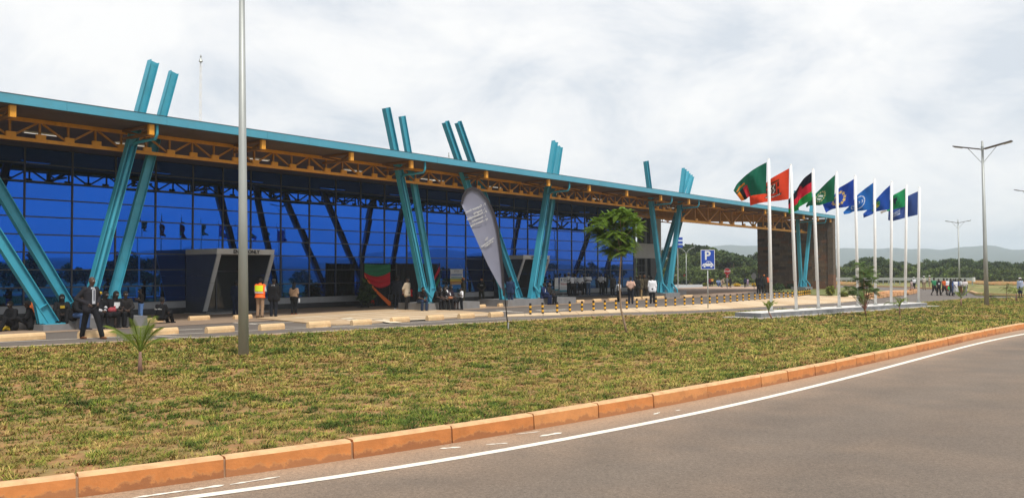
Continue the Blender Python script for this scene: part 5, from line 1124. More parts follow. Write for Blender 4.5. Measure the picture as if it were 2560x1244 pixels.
for px in np.arange(2080, 2900, 27.0): Y = rnd.uniform(124, 128) * KD; tree(3, at_g(px, Y), Y, rnd.uniform(.55, .95), W2)
# trees to the right of the frame: they show mirrored in the glass
for (x, y, k, s_) in [(52, 31, 1, .75), (57, 36, 4, .72), (60, 28, 5, .7), (66, 33, 0, .8), (55, 25, 2, .8), (72, 40, 1, .8), (63, 42, 2, .8), (70, 26, 4, .7), (58, 18, 1, .8), (66, 14, 2, .9), (80, 34, 5, .8), (48, 20, 3, .9), (50, 10, 1, .8), (60, 4, 4, .75), (96, 30, 1, .6), (104, 44, 2, .6), (108, 52, 3, .9), (112, 60, 2, .6), (118, 67, 1, .65), (114, 75, 3, 1.0), (122, 82, 2, .7), (126, 90, 1, .7), (124, 98, 3, .9), (130, 106, 0, .7), (128, 116, 1, .75), (134, 124, 2, .8), (130, 136, 1, .8)]: tree(k, x, y, s_, W3)

from collections import defaultdict
_d = defaultdict(list)
for ds_, wh, kx_, t in TREES: _d[(ds_, wh)].append((kx_, t))
for (ds_, wh), L_ in _d.items():
    for i, (kx_, t) in enumerate(sorted(L_, key=lambda q: q[0])): t['label'] = '%s %s from the left %s' % (nth(i + 1), ds_, wh)
# young feathery tree in the verge
def frond_tree(base, pts, rad, tips, name, label, cat, flen, nf, leafc, droop=.5, bark=None, nleaf=15, lw=.05):
    t = thing(name, label, cat, base); mb = MB()
    mb.tube(pts, rad, 9); part('trunk', mb, bark or BARKP, t, smooth=True)
    V, Fc, Cc = [], [], []; lim = MB()
    for tip, frm, up in tips:
        lim.tube([frm, (Vector(frm) + Vector(tip)) / 2 + Vector((0, 0, .03)), tip], [.016, .012, .006], 5, cap=False)
        for q in range(nf):
            az = rnd.uniform(0, 2 * PI); el = rnd.uniform(-.35, 1.25) * up; L = flen * rnd.uniform(.65, 1.2); p = Vector(tip) + Vector((rnd.gauss(0, .05), rnd.gauss(0, .05), rnd.gauss(0, .05))); d = Vector((math.cos(az) * math.cos(el), math.sin(az) * math.cos(el), math.sin(el)))
            sdv = d.cross(ZV).normalized(); col = np.array(leafc) * rnd.uniform(.65, 1.35); prev = p
            for k in range(nleaf):
                f = (k + 1) / nleaf; c = p + d * (L * f) - ZV * (droop * L * f * f); ww = lw * math.sin(PI * min(.95, f * .85 + .12)) * 2.6
                for sg in (-1, 1):
                    a = c + sdv * sg * ww + (c - prev).normalized() * ww * .35 - ZV * ww * .25; b = len(V); h = (c - prev).normalized() * (L / nleaf * .6)
                    V.extend([tuple(c - h * .5), tuple(c + h * .5), tuple(a + h * .6), tuple(a - h * .4)]); Fc.append((b, b + 1, b + 2, b + 3)); Cc.extend([col] * 4)
                prev = c
    part('limbs', lim, bark or BARKP, t, smooth=True)
    cm = MB(); cm.v = V; cm.f = Fc; cm.m = [0] * len(Fc); cm.c = Cc; part('crown', cm, LEAFY, t); return t
yb = gp(1567, 835, .04); YT = yb.y
trunk = [at(x, y, YT) for x, y in [(1567, 836), (1561, 806), (1553, 775), (1550, 740), (1549, 700), (1551, 665), (1553, 635), (1552, 608)]]
tips = []
for (x, y) in [(1490, 560), (1505, 545), (1525, 540), (1545, 538), (1562, 540), (1583, 548), (1594, 560), (1500, 575), (1520, 565), (1540, 560), (1560, 562), (1576, 575), (1515, 590), (1535, 585), (1555, 590), (1570, 597), (1530, 610), (1546, 612), (1561, 612), (1590, 580), (1486, 572), (1508, 602), (1522, 622), (1540, 630), (1558, 626), (1575, 612), (1497, 588)]:
    tips.append((at(x, y, YT) + Vector((0, rnd.uniform(-.6, .6), 0)), at(1552, min(632, y + 45), YT), 1.0 if y < 570 else .5))
frond_tree(trunk[0], trunk, [.042, .036, .032, .029, .027, .025, .022, .018], tips, 'young_tree', 'young feathery tree with a thin bent trunk and flat crown on the verge', 'tree', .38, 34, (.145, .235, .028), .5, nleaf=12, lw=.036)
sb_ = gp(2165, 789, .04); YS = sb_.y; tr_ = [at(x, y, YS) for x, y in [(2165, 790), (2163, 776), (2152, 756), (2143, 737)]]
tips = [(at(x, y, YS) + Vector((0, rnd.uniform(-.5, .5), 0)), at(2163, 775, YS), .8) for x, y in [(2136, 728), (2120, 722), (2146, 700), (2150, 680), (2157, 664), (2172, 690), (2181, 678), (2176, 714), (2160, 715), (2186, 728), (2172, 740), (2140, 740), (2166, 700), (2150, 722), (2185, 702)]]
frond_tree(sb_, tr_, [.034, .024, .018, .012], tips, 'sapling', 'leafy many stemmed sapling growing before the flag plinth', 'sapling', .46, 12, (.085, .14, .03), .45, bark=mat('red_bark', (.20, .09, .06), .9, var=.2), nleaf=13, lw=.045)
def stem_sapling(px, pyb, pyt, label, n=6):
    b = gp(px, pyb, .04); pts = [at(px + rnd.uniform(-2, 2) * k / 3, pyb + (pyt - pyb) * k / 3, b.y) for k in range(4)]; pts[0] = b
    tips = [(pts[-1] + Vector((rnd.uniform(-.35, .35), rnd.uniform(-.3, .3), rnd.uniform(-.4, .05))), pts[2], .5) for _ in range(n)]
    frond_tree(b, pts, [.03, .025, .02, .012], tips, 'sapling', label, 'sapling', .5, 4, (.11, .14, .03), .4, nleaf=8, lw=.04)
stem_sapling(2517, 752, 712, 'thin sapling with a sparse flat crown near the right edge')
stem_sapling(2478, 753, 732, 'small leafy shoot right beside the tall right street lamp', 4)
# palm seedlings
def palm(px, pyb, hpx, nf, label, arch=.35, seed=0, lean=0):
    R = random.Random(seed); b = gp(px, pyb, .04); s_ = hpx * b.y / FPX; t = thing('palm_seedling', label, 'palm', b); mb = MB()
    top = b + Vector((lean * s_, 0, s_ * .42)); mb.tube([b - ZV * .02, b + (top - b) * .5, top], [.042 * s_ + .010, .030 * s_ + .007, .022 * s_ + .005], 8); part('stem', mb, PALMB, t, smooth=True)
    for q in range(nf):
        az = 2 * PI * q / nf + R.uniform(-.4, .4); el = R.uniform(.6, 1.42); L = s_ * R.uniform(.62, .95); d = Vector((math.cos(az) * math.cos(el), math.sin(az) * math.cos(el) * .8, math.sin(el))); sdv = d.cross(ZV).normalized(); fm = MB(); fm.c = []; col = np.array((.17, .235, .03)) * R.uniform(.6, 1.45); pr = top
        pts = [top + d * (L * f) - ZV * (arch * L * f * f) for f in np.linspace(0, 1, 8)]; fm.tube(pts, [.012 * s_ + .002] * 7 + [.003], 4, cap=False); fm.c = [col * .9] * len(fm.v)
        for k in range(1, 17):
            f = .14 + .86 * k / 16; c = top + d * (L * f) - ZV * (arch * L * f * f); tg = (d - ZV * (2 * arch * f)).normalized(); ll = L * .46 * math.sin(PI * min(.93, .22 + f * .68))
            for sg in (-1, 1):
                tipv = c + (sdv * sg * .5 + tg * .87).normalized() * ll - ZV * ll * .22; w = tg * (.0065 * s_ + .0028); bb = len(fm.v); md = c + (tipv - c) * .5 + ZV * ll * .06
                fm.v.extend([tuple(c - w * .6), tuple(c + w * .6), tuple(md + w), tuple(md - w), tuple(tipv)]); fm.f.extend([(bb, bb + 1, bb + 2, bb + 3), (bb + 3, bb + 2, bb + 4)]); fm.m.extend([0, 0]); fm.c.extend([col * R.uniform(.8, 1.25)] * 5)
        part('frond', fm, LEAFY, t)
    return t
palm(350, 934, 132, 9, 'small palm with bright green fronds in the left foreground grass', .28, 3)
palm(1932, 800, 52, 6, 'small palm at the near left end of the flag plinth', .5, 5, -.2)
palm(2249, 788, 52, 7, 'small dark palm before the right half of the flag plinth', .55, 8)
palm(2403, 765, 46, 5, 'palm seedling on the verge below the walking youths', .15, 9)
palm(2541, 753, 48, 5, 'palm seedling with arching fronds at the right edge of the verge', .6, 12)
# shrubs of the planted bed and by the far plaza
def shrub(p, w, h, n, c, label, grp=None, name='shrub'):
    d = rng.normal(0, 1, (n, 3)); d /= np.linalg.norm(d, axis=1)[:, None]; P_ = d * (rng.random(n) ** .4)[:, None] * np.array([w / 2, w / 2, h / 2]) + np.array([0, 0, h * .5]); P_[:, 2] = np.maximum(P_[:, 2], .02)
    o = link(name, cards(name, P_, .11, np.array(c) * (.6 + .8 * rng.random(n))[:, None], m=LEAFY), None, p); return tag(o, label, 'shrub', grp)
YG, DGn, YF = (.17, .19, .02), (.06, .10, .025), (.62, .42, .02)
for px, py, wpx, hpx, c, lab in [(2076, 739, 24, 26, YG, 'yellow green shrub in the planted bed before the pale end of the stone wall'), (1978, 722, 20, 14, DGn, 'dark round shrub at the foot of the stone wall beside the column'), (1948, 727, 34, 20, DGn, 'dark spreading shrub low against the stone wall'), (2018, 735, 18, 9, YG, 'low pale shrub beside the cluster of bollards'), (2110, 741, 22, 10, YG, 'small pale shrub right of the white flagpole in the bed'), (2130, 737, 20, 10, DGn, 'small dark shrub at the right end of the planted bed'),
                                (1726, 708.5, 26, 7, YG, 'low hedge of pale shrubs by the curved lamp'), (1762, 715, 12, 8, YG, 'pale shrub at the corner of the concrete path'), (1843, 716, 18, 8, YF, 'yellow flowering shrub in the far planter before the field'), (1822, 716, 9, 8, YF, 'small yellow shrub beneath the stop sign'), (1886, 716, 14, 9, YF, 'yellow flowering shrub beside the far left edge of the stone wall'), (1889, 710, 14, 24, DGn, 'leafy green shrub behind the wall corner and the turned sign'), (1790, 708, 5, 6, YG, 'tiny shrub in the dry field left of the stop sign'), (1852, 708, 5, 6, YG, 'tiny shrub in the dry field right of the stop sign')]:
    p = gp(px, py, .08 if py > 720 else .0); k = p.y / FPX; shrub(p, wpx * k, hpx * k, 420, c, lab)
pt = W(ws(914, 2.2), 2.2, .0); t = thing('potted_plant', 'dark leafy potted plant with red flowers before the draped backdrop', 'plant', pt)
mb = MB(); mb.tube([pt, pt + ZV * .42], [.2, .28], 12); part('pot', mb, BLACK, t); n = 500; P_ = rng.normal(0, 1, (n, 3)) * np.array([.19, .19, .26]) + np.array([0, 0, .8]); link('foliage', cards('foliage', P_, .16, np.array(DGn) * (.5 + .7 * rng.random(n))[:, None], m=LEAFY, asp=2.6), t)
P_ = rng.normal(0, .07, (40, 3)) + np.array([.35, .15, .38]); link('flowers', cards('flowers', P_, .07, np.tile((.7, .05, .015), (40, 1)), m=LEAFY), t)
# thin tufts in the bed and the right-hand verge
n = 2600; q = [gp(x, y, .1) for x, y in zip(rng.uniform(1925, 2190, n), rng.uniform(728, 740, n))]
# ------------------------------------------------------------------ people
def sdf_cap(P, a, b, ra, rb, sc=(1, 1, 1)):
    s = np.array(sc); a = np.array(a, float) / s; b = np.array(b, float) / s; p = P / s; ba = b - a; L = max((ba * ba).sum(), 1e-9)
    t = np.clip(((p - a) @ ba) / L, 0, 1); d = np.linalg.norm(p - a - t[:, None] * ba, axis=1); return (d - (ra + (rb - ra) * t)) * min(sc)
def surf(parts, h=.022, k=.025, cut=None):
    pts = np.array([q for p in parts for q in (p[0], p[1])], float); R = max(max(p[2], p[3]) for p in parts) * 1.35 + .05
    lo = pts.min(0) - R; hi = pts.max(0) + R; n = np.ceil((hi - lo) / h).astype(int) + 1
    G = np.stack(np.meshgrid(*[lo[i] + h * np.arange(n[i]) for i in range(3)], indexing='ij'), -1).reshape(-1, 3)
    D = None
    for p in parts:
        d = sdf_cap(G, *p)
        if D is None: D = d
        else: hh_ = np.clip(.5 + .5 * (D - d) / k, 0, 1); D = D * (1 - hh_) + d * hh_ - k * hh_ * (1 - hh_)
    if cut is not None: D = np.maximum(D, cut(G))
    V = D.reshape(n); S = V < 0
    cs = [S[i:n[0] - 1 + i, j:n[1] - 1 + j, l:n[2] - 1 + l] for i in (0, 1) for j in (0, 1) for l in (0, 1)]
    cnt = sum(c.astype(int) for c in cs); act = (cnt > 0) & (cnt < 8); idx = -np.ones(act.shape, int); idx[act] = np.arange(act.sum())
    ci = np.argwhere(act); acc = np.zeros((len(ci), 3)); w = np.zeros(len(ci)); off = [(i, j, l) for i in (0, 1) for j in (0, 1) for l in (0, 1)]
    for a in range(8):
        for b in range(a + 1, 8):
            df = np.array(off[b]) - np.array(off[a])
            if np.abs(df).sum() != 1: continue
            va = V[tuple((ci + off[a]).T)]; vb = V[tuple((ci + off[b]).T)]; m = (va < 0) != (vb < 0); t = np.where(m, va / np.where(va - vb == 0, 1, va - vb), 0)
            acc += m[:, None] * (np.array(off[a]) + t[:, None] * df); w += m
    verts = lo + h * (ci + acc / w[:, None]); faces = []
    for ax in range(3):
        o1, o2 = [(0, 1, 0), (0, 0, 1)] if ax == 0 else ([(0, 0, 1), (1, 0, 0)] if ax == 1 else [(1, 0, 0), (0, 1, 0)]); o1 = np.array(o1); o2 = np.array(o2)
        sl = [slice(0, n[i] - 1) if i == ax else slice(1, n[i] - 1) for i in range(3)]; s2 = [slice(1, n[i]) if i == ax else slice(1, n[i] - 1) for i in range(3)]
        A = S[tuple(sl)]; Bb = S[tuple(s2)]; e_ = np.argwhere(A != Bb); st = np.array([0 if i == ax else 1 for i in range(3)]); e_ = e_ + st; ins = S[tuple(e_.T)]
        q = [idx[tuple((e_ - o1 - o2).T)], idx[tuple((e_ - o2).T)], idx[tuple(e_.T)], idx[tuple((e_ - o1).T)]]; Q = np.stack(q, 1); Q[~ins] = Q[~ins][:, ::-1]; faces.append(Q)
    return verts, np.concatenate(faces)
SKIN = [mat('skin_%s' % n_, c, .55, var=.08, scale=10) for n_, c in (('deep', (.040, .020, .014)), ('brown', (.065, .034, .022)), ('dark', (.028, .015, .011)))]
EYEW = mat('eye_white', (.55, .52, .5), .4, var=0); HAIRM = mat('black_hair', (.008, .007, .007), .9, var=.2)
def pose(**kw):
    """joints of a figure 1.75 m tall, facing -Y, left side +X"""
    J = dict(pel=(0, 0, .95), che=(0, .0, 1.32), nec=(0, -.005, 1.485), hea=(0, -.02, 1.63),
             hL=(.09, 0, .92), kL=(.10, -.02, .50), aL=(.105, .02, .085), hR=(-.09, 0, .92), kR=(-.10, -.02, .50), aR=(-.105, .02, .085),
             sL=(.185, 0, 1.41), eL=(.235, .02, 1.13), wL=(.225, -.06, .90), sR=(-.185, 0, 1.41), eR=(-.235, .02, 1.13), wR=(-.225, -.06, .90), fL=(.0, -1, 0), fR=(0, -1, 0))
    J.update(kw); return {k: np.array(v, float) for k, v in J.items()}
def shift(J, dz, dy=0): return {k: (v if k[0] == 'f' else v + np.array((0, dy, dz))) for k, v in J.items()}
POSES = {
 'stand': pose(), 'relax': pose(kL=(.12, -.06, .50), aL=(.15, -.05, .085), hR=(-.09, 0, .93)),
 'back': pose(eL=(.27, .10, 1.16), wL=(.06, .17, .98), eR=(-.27, .10, 1.16), wR=(-.06, .18, .99)),
 'front': pose(eL=(.26, -.02, 1.15), wL=(.05, -.17, .98), eR=(-.26, -.02, 1.15), wR=(-.05, -.18, .99), kL=(.13, -.02, .5), aL=(.17, .02, .085), kR=(-.13, -.02, .5), aR=(-.17, .02, .085)),
 'cross': pose(eL=(.25, -.06, 1.15), wL=(-.06, -.17, 1.20), eR=(-.25, -.06, 1.15), wR=(.07, -.19, 1.17)),
 'point': pose(eL=(.30, -.05, 1.50), wL=(.46, -.12, 1.66), eR=(-.25, -.02, 1.14), wR=(-.2, -.12, .92)),
 'walk': pose(kL=(.10, -.20, .52), aL=(.10, -.30, .10), kR=(-.10, .02, .49), aR=(-.10, .30, .13), eL=(.23, .12, 1.15), wL=(.22, .14, .90), eR=(-.23, -.08, 1.14), wR=(-.21, -.24, .94)),
 'hips': pose(hL=(.10, 0, .92), kL=(.11, -.20, .50), aL=(.11, -.36, .085), hR=(-.10, 0, .92), kR=(-.10, .13, .50), aR=(-.10, .24, .085), eL=(.36, .14, 1.18), wL=(.17, -.10, 1.02), eR=(-.34, .17, 1.15), wR=(-.16, -.07, 1.00), hea=(.015, -.035, 1.635)),
 'phone': pose(eL=(.24, -.03, 1.13), wL=(.10, -.25, 1.22), eR=(-.24, -.03, 1.13), wR=(-.07, -.24, 1.15), hea=(0, -.05, 1.61)),
 'arms': pose(eL=(.33, -.22, 1.36), wL=(.30, -.46, 1.36), kL=(.11, -.12, .50), aL=(.11, -.16, .09), kR=(-.1, .03, .5), aR=(-.1, .12, .09)),
 'bend': pose(pel=(0, .08, .93), che=(0, -.22, 1.16), nec=(0, -.33, 1.24), hea=(0, -.44, 1.28), sL=(.18, -.26, 1.24), eL=(.2, -.30, .96), wL=(.17, -.38, .72), sR=(-.18, -.26, 1.24), eR=(-.2, -.30, .96), wR=(-.17, -.38, .72)),
}
sit = pose(pel=(0, .05, .56), che=(0, .02, .93), nec=(0, -.02, 1.09), hea=(0, -.06, 1.23), hL=(.10, .02, .54), kL=(.13, -.42, .54), aL=(.12, -.42, .085), hR=(-.10, .02, .54), kR=(-.13, -.42, .53), aR=(-.12, -.36, .085), sL=(.185, .01, 1.02), eL=(.25, -.10, .76), wL=(.08, -.32, .67), sR=(-.185, .01, 1.02), eR=(-.25, -.10, .76), wR=(-.08, -.33, .67))
POSES['sit'] = sit
POSES['lean'] = dict(sit, che=np.array((0, -.10, .90)), nec=np.array((0, -.20, 1.03)), hea=np.array((0, -.28, 1.14)), sL=np.array((.185, -.15, .98)), sR=np.array((-.185, -.15, .98)), eL=np.array((.24, -.26, .74)), eR=np.array((-.24, -.26, .74)), wL=np.array((.05, -.44, .64)), wR=np.array((-.05, -.45, .64)))
POSES['low'] = {k: (v if k[0] == 'f' else v * np.array((1, 1, 1)) - (np.array((0, 0, .30)) if k not in ('aL', 'aR', 'kL', 'kR') else np.array((0, 0, 0)))) for k, v in sit.items()}
for k_ in ('kL', 'kR'): POSES['low'][k_] = np.array((.16 if k_ == 'kL' else -.16, -.36, .46))
for k_ in ('aL', 'aR'): POSES['low'][k_] = np.array((.12 if k_ == 'aL' else -.12, -.55, .07))
def prims(J, g=0.0, sel='all', fat=1.0):
    P = []; pe, ch, ne, he = J['pel'], J['che'], J['nec'], J['hea']; x = np.array((1, 0, 0)); up = ch - pe
    if sel in ('all', 'head'):
        P += [(he + (0, .012, .035), he + (0, .012, .02), .088 + g, .086 + g, (.92, 1.05, 1.1)), (he + (0, -.035, -.03), he + (0, -.03, -.075), .062 + g, .045 + g), (ne - (0, 0, .03), he - (0, -.012, .05), .058, .054)]
        if g == 0: P += [(he + (0, -.115, -.01), he + (0, -.10, .02), .014, .010), (he + (.088, .01, 0), he + (.088, .015, .03), .018, .016), (he + (-.088, .01, 0), he + (-.088, .015, .03), .018, .016)]
    if sel in ('all', 'torso', 'shirt', 'jacket'):
        w = fat
        for s_ in (-1, 1):
            P += [(pe + x * s_ * .075 * w + up * .12, ch + x * s_ * .10 * w - up * .05, .105 * w + g, .115 + g, (1, .86, 1)), (ch + x * s_ * .05, J['s' + 'RxL'[s_ + 1]] - x * s_ * .02 - (0, 0, .01), .095 + g, .062 + g)]
        P += [(pe + up * .25, ch - up * .05, .12 * w + g, .125 + g, (1, .85, 1)), (ch + up * .25, ne - (0, 0, .03), .08 + g, .058 + g)]
        if sel == 'jacket':
            for s_ in (-1, 1): P.append((pe + x * s_ * .085 * w + up * .15, pe + x * s_ * .10 * w - (0, 0, .10), .12 * w + g, .128 * w + g, (1, .85, 1)))
    if sel in ('all', 'pants'):
        P += [(pe + x * .06 * fat, pe - x * .06 * fat, .118 * fat + g, .118 * fat + g, (1, .9, .95))]
        for s_ in 'LR': P += [(J['h' + s_], J['k' + s_], .086 * fat + g, .060 + g), (J['k' + s_], J['a' + s_] + (0, 0, .02 if g else 0), .058 + g, .040 + g * 1.5)]
    if sel == 'skirt':
        kn = (J['kL'] + J['kR']) / 2
        P += [(pe + x * .06 * fat, pe - x * .06 * fat, .12 * fat + g, .12 * fat + g, (1, .9, .95))] + [(J['h' + s_], J['k' + s_] * .9 + J['a' + s_] * .1 , .095 * fat + g, .085 + g) for s_ in 'LR'] + [(pe, kn, .11 + g, .10 + g)]
    if sel == 'shorts':
        P += [(pe + x * .06, pe - x * .06, .118 + g, .118 + g, (1, .9, .95))] + [(J['h' + s_], J['k' + s_], .088 + g, .070 + g) for s_ in 'LR']
    for s_ in 'LR':
        sh, el, wr = J['s' + s_], J['e' + s_], J['w' + s_]
        if sel in ('all',) or sel in ('jacket', 'shirt'): P += [(sh, sh + (el - sh) * (1 if sel != 'shirt' else .78), .056 + g, (.043 if sel != 'shirt' else .052) + g)]
        if sel in ('all', 'jacket'): P += [(el, wr + (wr - el) * (-.02 if sel == 'jacket' else 0), .043 + g, .031 + g)]
        if sel == 'all': hd = (wr - el) / np.linalg.norm(wr - el); P += [(wr, wr + hd * .075, .030, .034, (1, 1, 1))]
    if sel == 'all':
        for s_ in 'LR': P += [(J['a' + s_] - (0, -.02, .03), J['a' + s_] + J['f' + s_] * .10 - (0, 0, .045), .038, .032)]
    return P
def fingers(J):
    mb = MB()
    for s_ in 'LR':
        el, wr = J['e' + s_], J['w' + s_]; d = (wr - el) / np.linalg.norm(wr - el); sd = np.cross(d, (0, 1, 0) if abs(d[1]) < .8 else (0, 0, 1)); sd /= np.linalg.norm(sd); nn = np.cross(sd, d)
        for k, (o, L) in enumerate(((-.027, .062), (-.009, .074), (.009, .070), (.026, .055))):
            a = wr + d * .09 + sd * o; b = a + d * L * .5 + nn * .006; c = b + d * L * .42 + nn * .022; mb.tube([a, b, c], [.0105, .0095, .007], 5)
        sg = 1 if s_ == 'L' else -1; a = wr + d * .035 + sd * sg * .028; b = a + d * .03 + sd * sg * .025; mb.tube([a, b, b + d * .035 + nn * .01], [.012, .011, .008], 5)
    for sx in (-.032, .032): mb.ball(Vector(J['hea']) + Vector((sx, -.092, .018)), .0125, 6, 4, mi=1)
    return mb
CACHE = {}
def np_mesh(name, V, Fq, mats, extra=None):
    v = [tuple(q) for q in V]; f = [tuple(int(i) for i in q) for q in Fq]; mi = [0] * len(f)
    if extra: b = len(v); v += extra.v; f += [tuple(b + i for i in q) for q in extra.f]; mi += extra.m
    me = bpy.data.meshes.new(name); me.from_pydata(v, [], f); me.polygons.foreach_set('use_smooth', [True] * len(f))
    for m in mats: me.materials.append(m)
    if len(mats) > 1: me.polygons.foreach_set('material_index', mi)
    me.update(); return me
def piece(ps, kind, fat=1.0, h=.022):
    key = (ps, kind, fat, h)
    if key in CACHE: return CACHE[key]
    J = POSES[ps]
    if kind == 'body': V, Fq = surf(prims(J, 0.0, 'all', fat * .97), h); me = np_mesh('body', V, Fq, [SKIN[0], EYEW], fingers(J))
    elif kind in ('shirt', 'jacket', 'pants', 'skirt', 'shorts', 'vest'):
        g = {'shirt': .016, 'jacket': .024, 'pants': .020, 'skirt': .018, 'shorts': .022, 'vest': .034}[kind]
        pr = prims(J, g, 'torso' if kind == 'vest' else kind, fat); V, Fq = surf(pr, h); me = np_mesh(kind, V, Fq, [HAIRM])
    elif kind == 'shoe':
        V, Fq = surf([(J['aL'] * (1, 1, 0) + (0, .035, .042), J['aL'] * (1, 1, 0) + J['fL'] * .17 + (0, 0, .034), .043, .036, (.95, 1, .9)), (J['aL'] - (0, -.01, .02), J['aL'] + (0, 0, .02), .046, .046)], .016, cut=lambda G: .003 - G[:, 2] + (J['aL'][2] - .085) if J['aL'][2] < .1 else -np.ones(len(G)))
        me = np_mesh('shoe', V - J['aL'], Fq, [HAIRM])
    elif kind in ('hair', 'longhair', 'cap', 'bald'):
        he = J['hea']; g = .016 if kind == 'hair' else .022
        if kind == 'longhair':
            V, Fq = surf(prims(J, .026, 'head')[:1] + [(he + (0, .06, .0), he + (.0, .07, -.16), .085, .10)], .02, cut=lambda G: np.minimum(-(G[:, 1] - (he[1] - .045)), -(G[:, 2] - (he[2] + .075))))
        else:
            zc = .03 if kind == 'hair' else .045
            V, Fq = surf(prims(J, g, 'head')[:1], .016, cut=lambda G: -(G[:, 2] - (he[2] + zc - np.clip(G[:, 1] - he[1], -.02, .08) * .9)))
        extra = None
        if kind == 'cap':
            extra = MB(); extra.ball(Vector(he) + Vector((0, -.10, .052)), .085, 12, 6, (.95, .75, .10)); extra.ball(Vector(he) + Vector((0, .01, .10)), .125, 14, 8, (1, 1.05, .32))
        me = np_mesh('hair' if 'hair' in kind else 'cap', V, Fq, [HAIRM], extra)
    CACHE[key] = me; return me
def setm(o, m): o.material_slots[0].link = 'OBJECT'; o.material_slots[0].material = m
CT = {}
def C(col, rough=.85):
    k = tuple(col)
    if k not in CT: CT[k] = mat('cloth_%d' % len(CT), col, rough, var=.16, scale=16, spec=.15)
    return CT[k]
BK, NVY, WHT, KHK, TAN, OLV, JEA, GRY, ORG, MAR, PNK, BEI, LBL = (.011, .011, .013), (.012, .018, .045), (.66, .67, .70), (.30, .20, .13), (.36, .235, .15), (.055, .05, .03), (.04, .075, .17), (.10, .10, .105), (.62, .10, .02), (.13, .015, .03), (.50, .32, .25), (.42, .36, .28), (.32, .40, .55)
NP = [0]
def person(px, pyf, pyh, ps, yaw, top, tc, bot, bc, label, head='hair', hc=None, shoes=BK, fat=1.0, z=0.0, skin=None, p=None, h=None, vox=.022, grp=None):
    """px, feet row, head row in the photo; yaw 0 faces the camera, +90 faces right"""
    if p is None: p = gp(px, pyf, z)
    J = POSES[ps]; top_z = J['hea'][2] + .125
    if h is None: h = max(1.15, min(1.95, (pyf - pyh) * p.y / FPX)) if pyh else top_z
    sc = h / top_z if pyh else 1.0
    t = thing('person', label, 'person', p, math.radians(yaw) , grp); t.scale = (min(1.06, sc * 1.0), min(1.06, sc), sc); NP[0] += 1
    sk = SKIN[NP[0] % 3] if skin is None else SKIN[skin]
    b = link('body', piece(ps, 'body', fat, vox), t); setm(b, sk)
    setm(link({'shirt': 'shirt', 'jacket': 'jacket'}[top], piece(ps, top, fat, vox), t), C(tc)); setm(link({'pants': 'trousers', 'skirt': 'skirt', 'shorts': 'shorts'}[bot], piece(ps, bot, fat, vox), t), C(bc))
    for s_ in 'LR':
        o = link('shoe', piece(ps, 'shoe'), t, J['a' + s_]); setm(o, C(shoes))
    if head != 'bald': setm(link('hair' if 'hair' in head else 'cap', piece(ps, head), t), C(hc) if hc else HAIRM)
    return t
def patch(t, ps, name, col, x0, x1, z0, z1, front=True, off=.0):
    """a badge, lettering block or panel lying on the chest or back of a figure"""
    J = POSES[ps]; c = (J['che'] + J['pel']) / 2; mb = MB(); s_ = -1 if front else 1; n_ = 8; ch, pe = J['che'], J['pel']
    for j in range(2):
        z = (z0, z1)[j]; k = (z - pe[2]) / (ch[2] - pe[2]); cy = pe[1] + (ch[1] - pe[1]) * k
        for i in range(n_ + 1):
            x = x0 + (x1 - x0) * i / n_; mb.v.append((x, cy + s_ * (math.sqrt(max(0.0, 1 - (x / .27) ** 2)) * .120 + off), z))
    for i in range(n_): mb.f.append((i, i + 1, n_ + 2 + i, n_ + 1 + i) if front else (i, n_ + 1 + i, n_ + 2 + i, i + 1)); mb.m.append(0)
    me = mb.mesh(name, C(col)); return link(name, me, t)
# the man in front
m = person(226, 846.5, 692.5, 'hips', 62, 'jacket', (.022, .021, .026), 'pants', (.010, .010, .012), 'bald man with open dark jacket and white shirt standing hands on hips near the lane', 'bald', shoes=(.16, .065, .03), skin=1, vox=.016)
patch(m, 'hips', 'shirt', (.50, .52, .57), -.055, .05, 1.0, 1.42, True, .022); patch(m, 'hips', 'tie', (.015, .02, .05), -.018, .018, 1.08, 1.39, True, .028); patch(m, 'hips', 'collar', (.55, .57, .62), -.06, .06, 1.40, 1.47, True, -.03)
mb = MB(); mb.ball((-.19, -.04, .98), .012); mb.tube([(.165, -.085, 1.0), (.15, -.1, .985)], .036, 8); setm(link('watch', mb.mesh('watch', GALV), m), GALV)
# seated on the first plinth and beside it
def seated(px, pyseat, yaw, ps, top, tc, bot, bc, label, head='hair', hc=None, **k):
    if ps == 'low': return person(px, pyseat, None, ps, yaw, top, tc, bot, bc, label, head, hc, **k)
    return person(px, pyseat, None, ps, 50 + yaw * .45, top, tc, bot, bc, label, head, hc, p=W(ws(px, 8.0), 8.02, -.005), **k)   # on the front edge of a column plinth
YEL = (.62, .42, .03)
s_ = seated(28, 827, -20, 'low', 'jacket', BK, 'pants', BK, 'person in black sitting low at the far left with a yellow cloth', 'hair'); mb = MB(); mb.ball((-.12, -.05, .08), .2, 12, 6, (1.25, .8, .5)); setm(link('yellow_cloth', mb.mesh('yellow_cloth', C(YEL), smooth=True), s_), C(YEL))
s_ = seated(72, 825.5, -60, 'low', 'jacket', BK, 'pants', BK, 'person in black with a grey beanie and green scarf sitting by the first column', 'cap', (.07, .07, .075)); patch(s_, 'low', 'scarf', (.10, .32, .20), -.13, .13, .58, .66, True, .01)
s_ = person(92, 800, None, 'low', 20, 'shirt', (.42, .10, .025), 'pants', BK, 'person in an orange top sitting behind the first leaning column', p=W(ws(96, 6.6), 6.5, .2))
s_ = person(152, 800, None, 'low', 30, 'jacket', BK, 'pants', BK, 'woman in black with a yellow scarf sitting between the two leaning columns', 'longhair', p=W(ws(152, 7.0), 7.1, .2)); patch(s_, 'low', 'scarf', (.45, .30, .03), -.06, .09, .56, .66, True, .02)
s_ = seated(190, 815, 50, 'lean', 'jacket', BK, 'pants', JEA, 'person in jeans bending forward on the plinth behind the standing man')
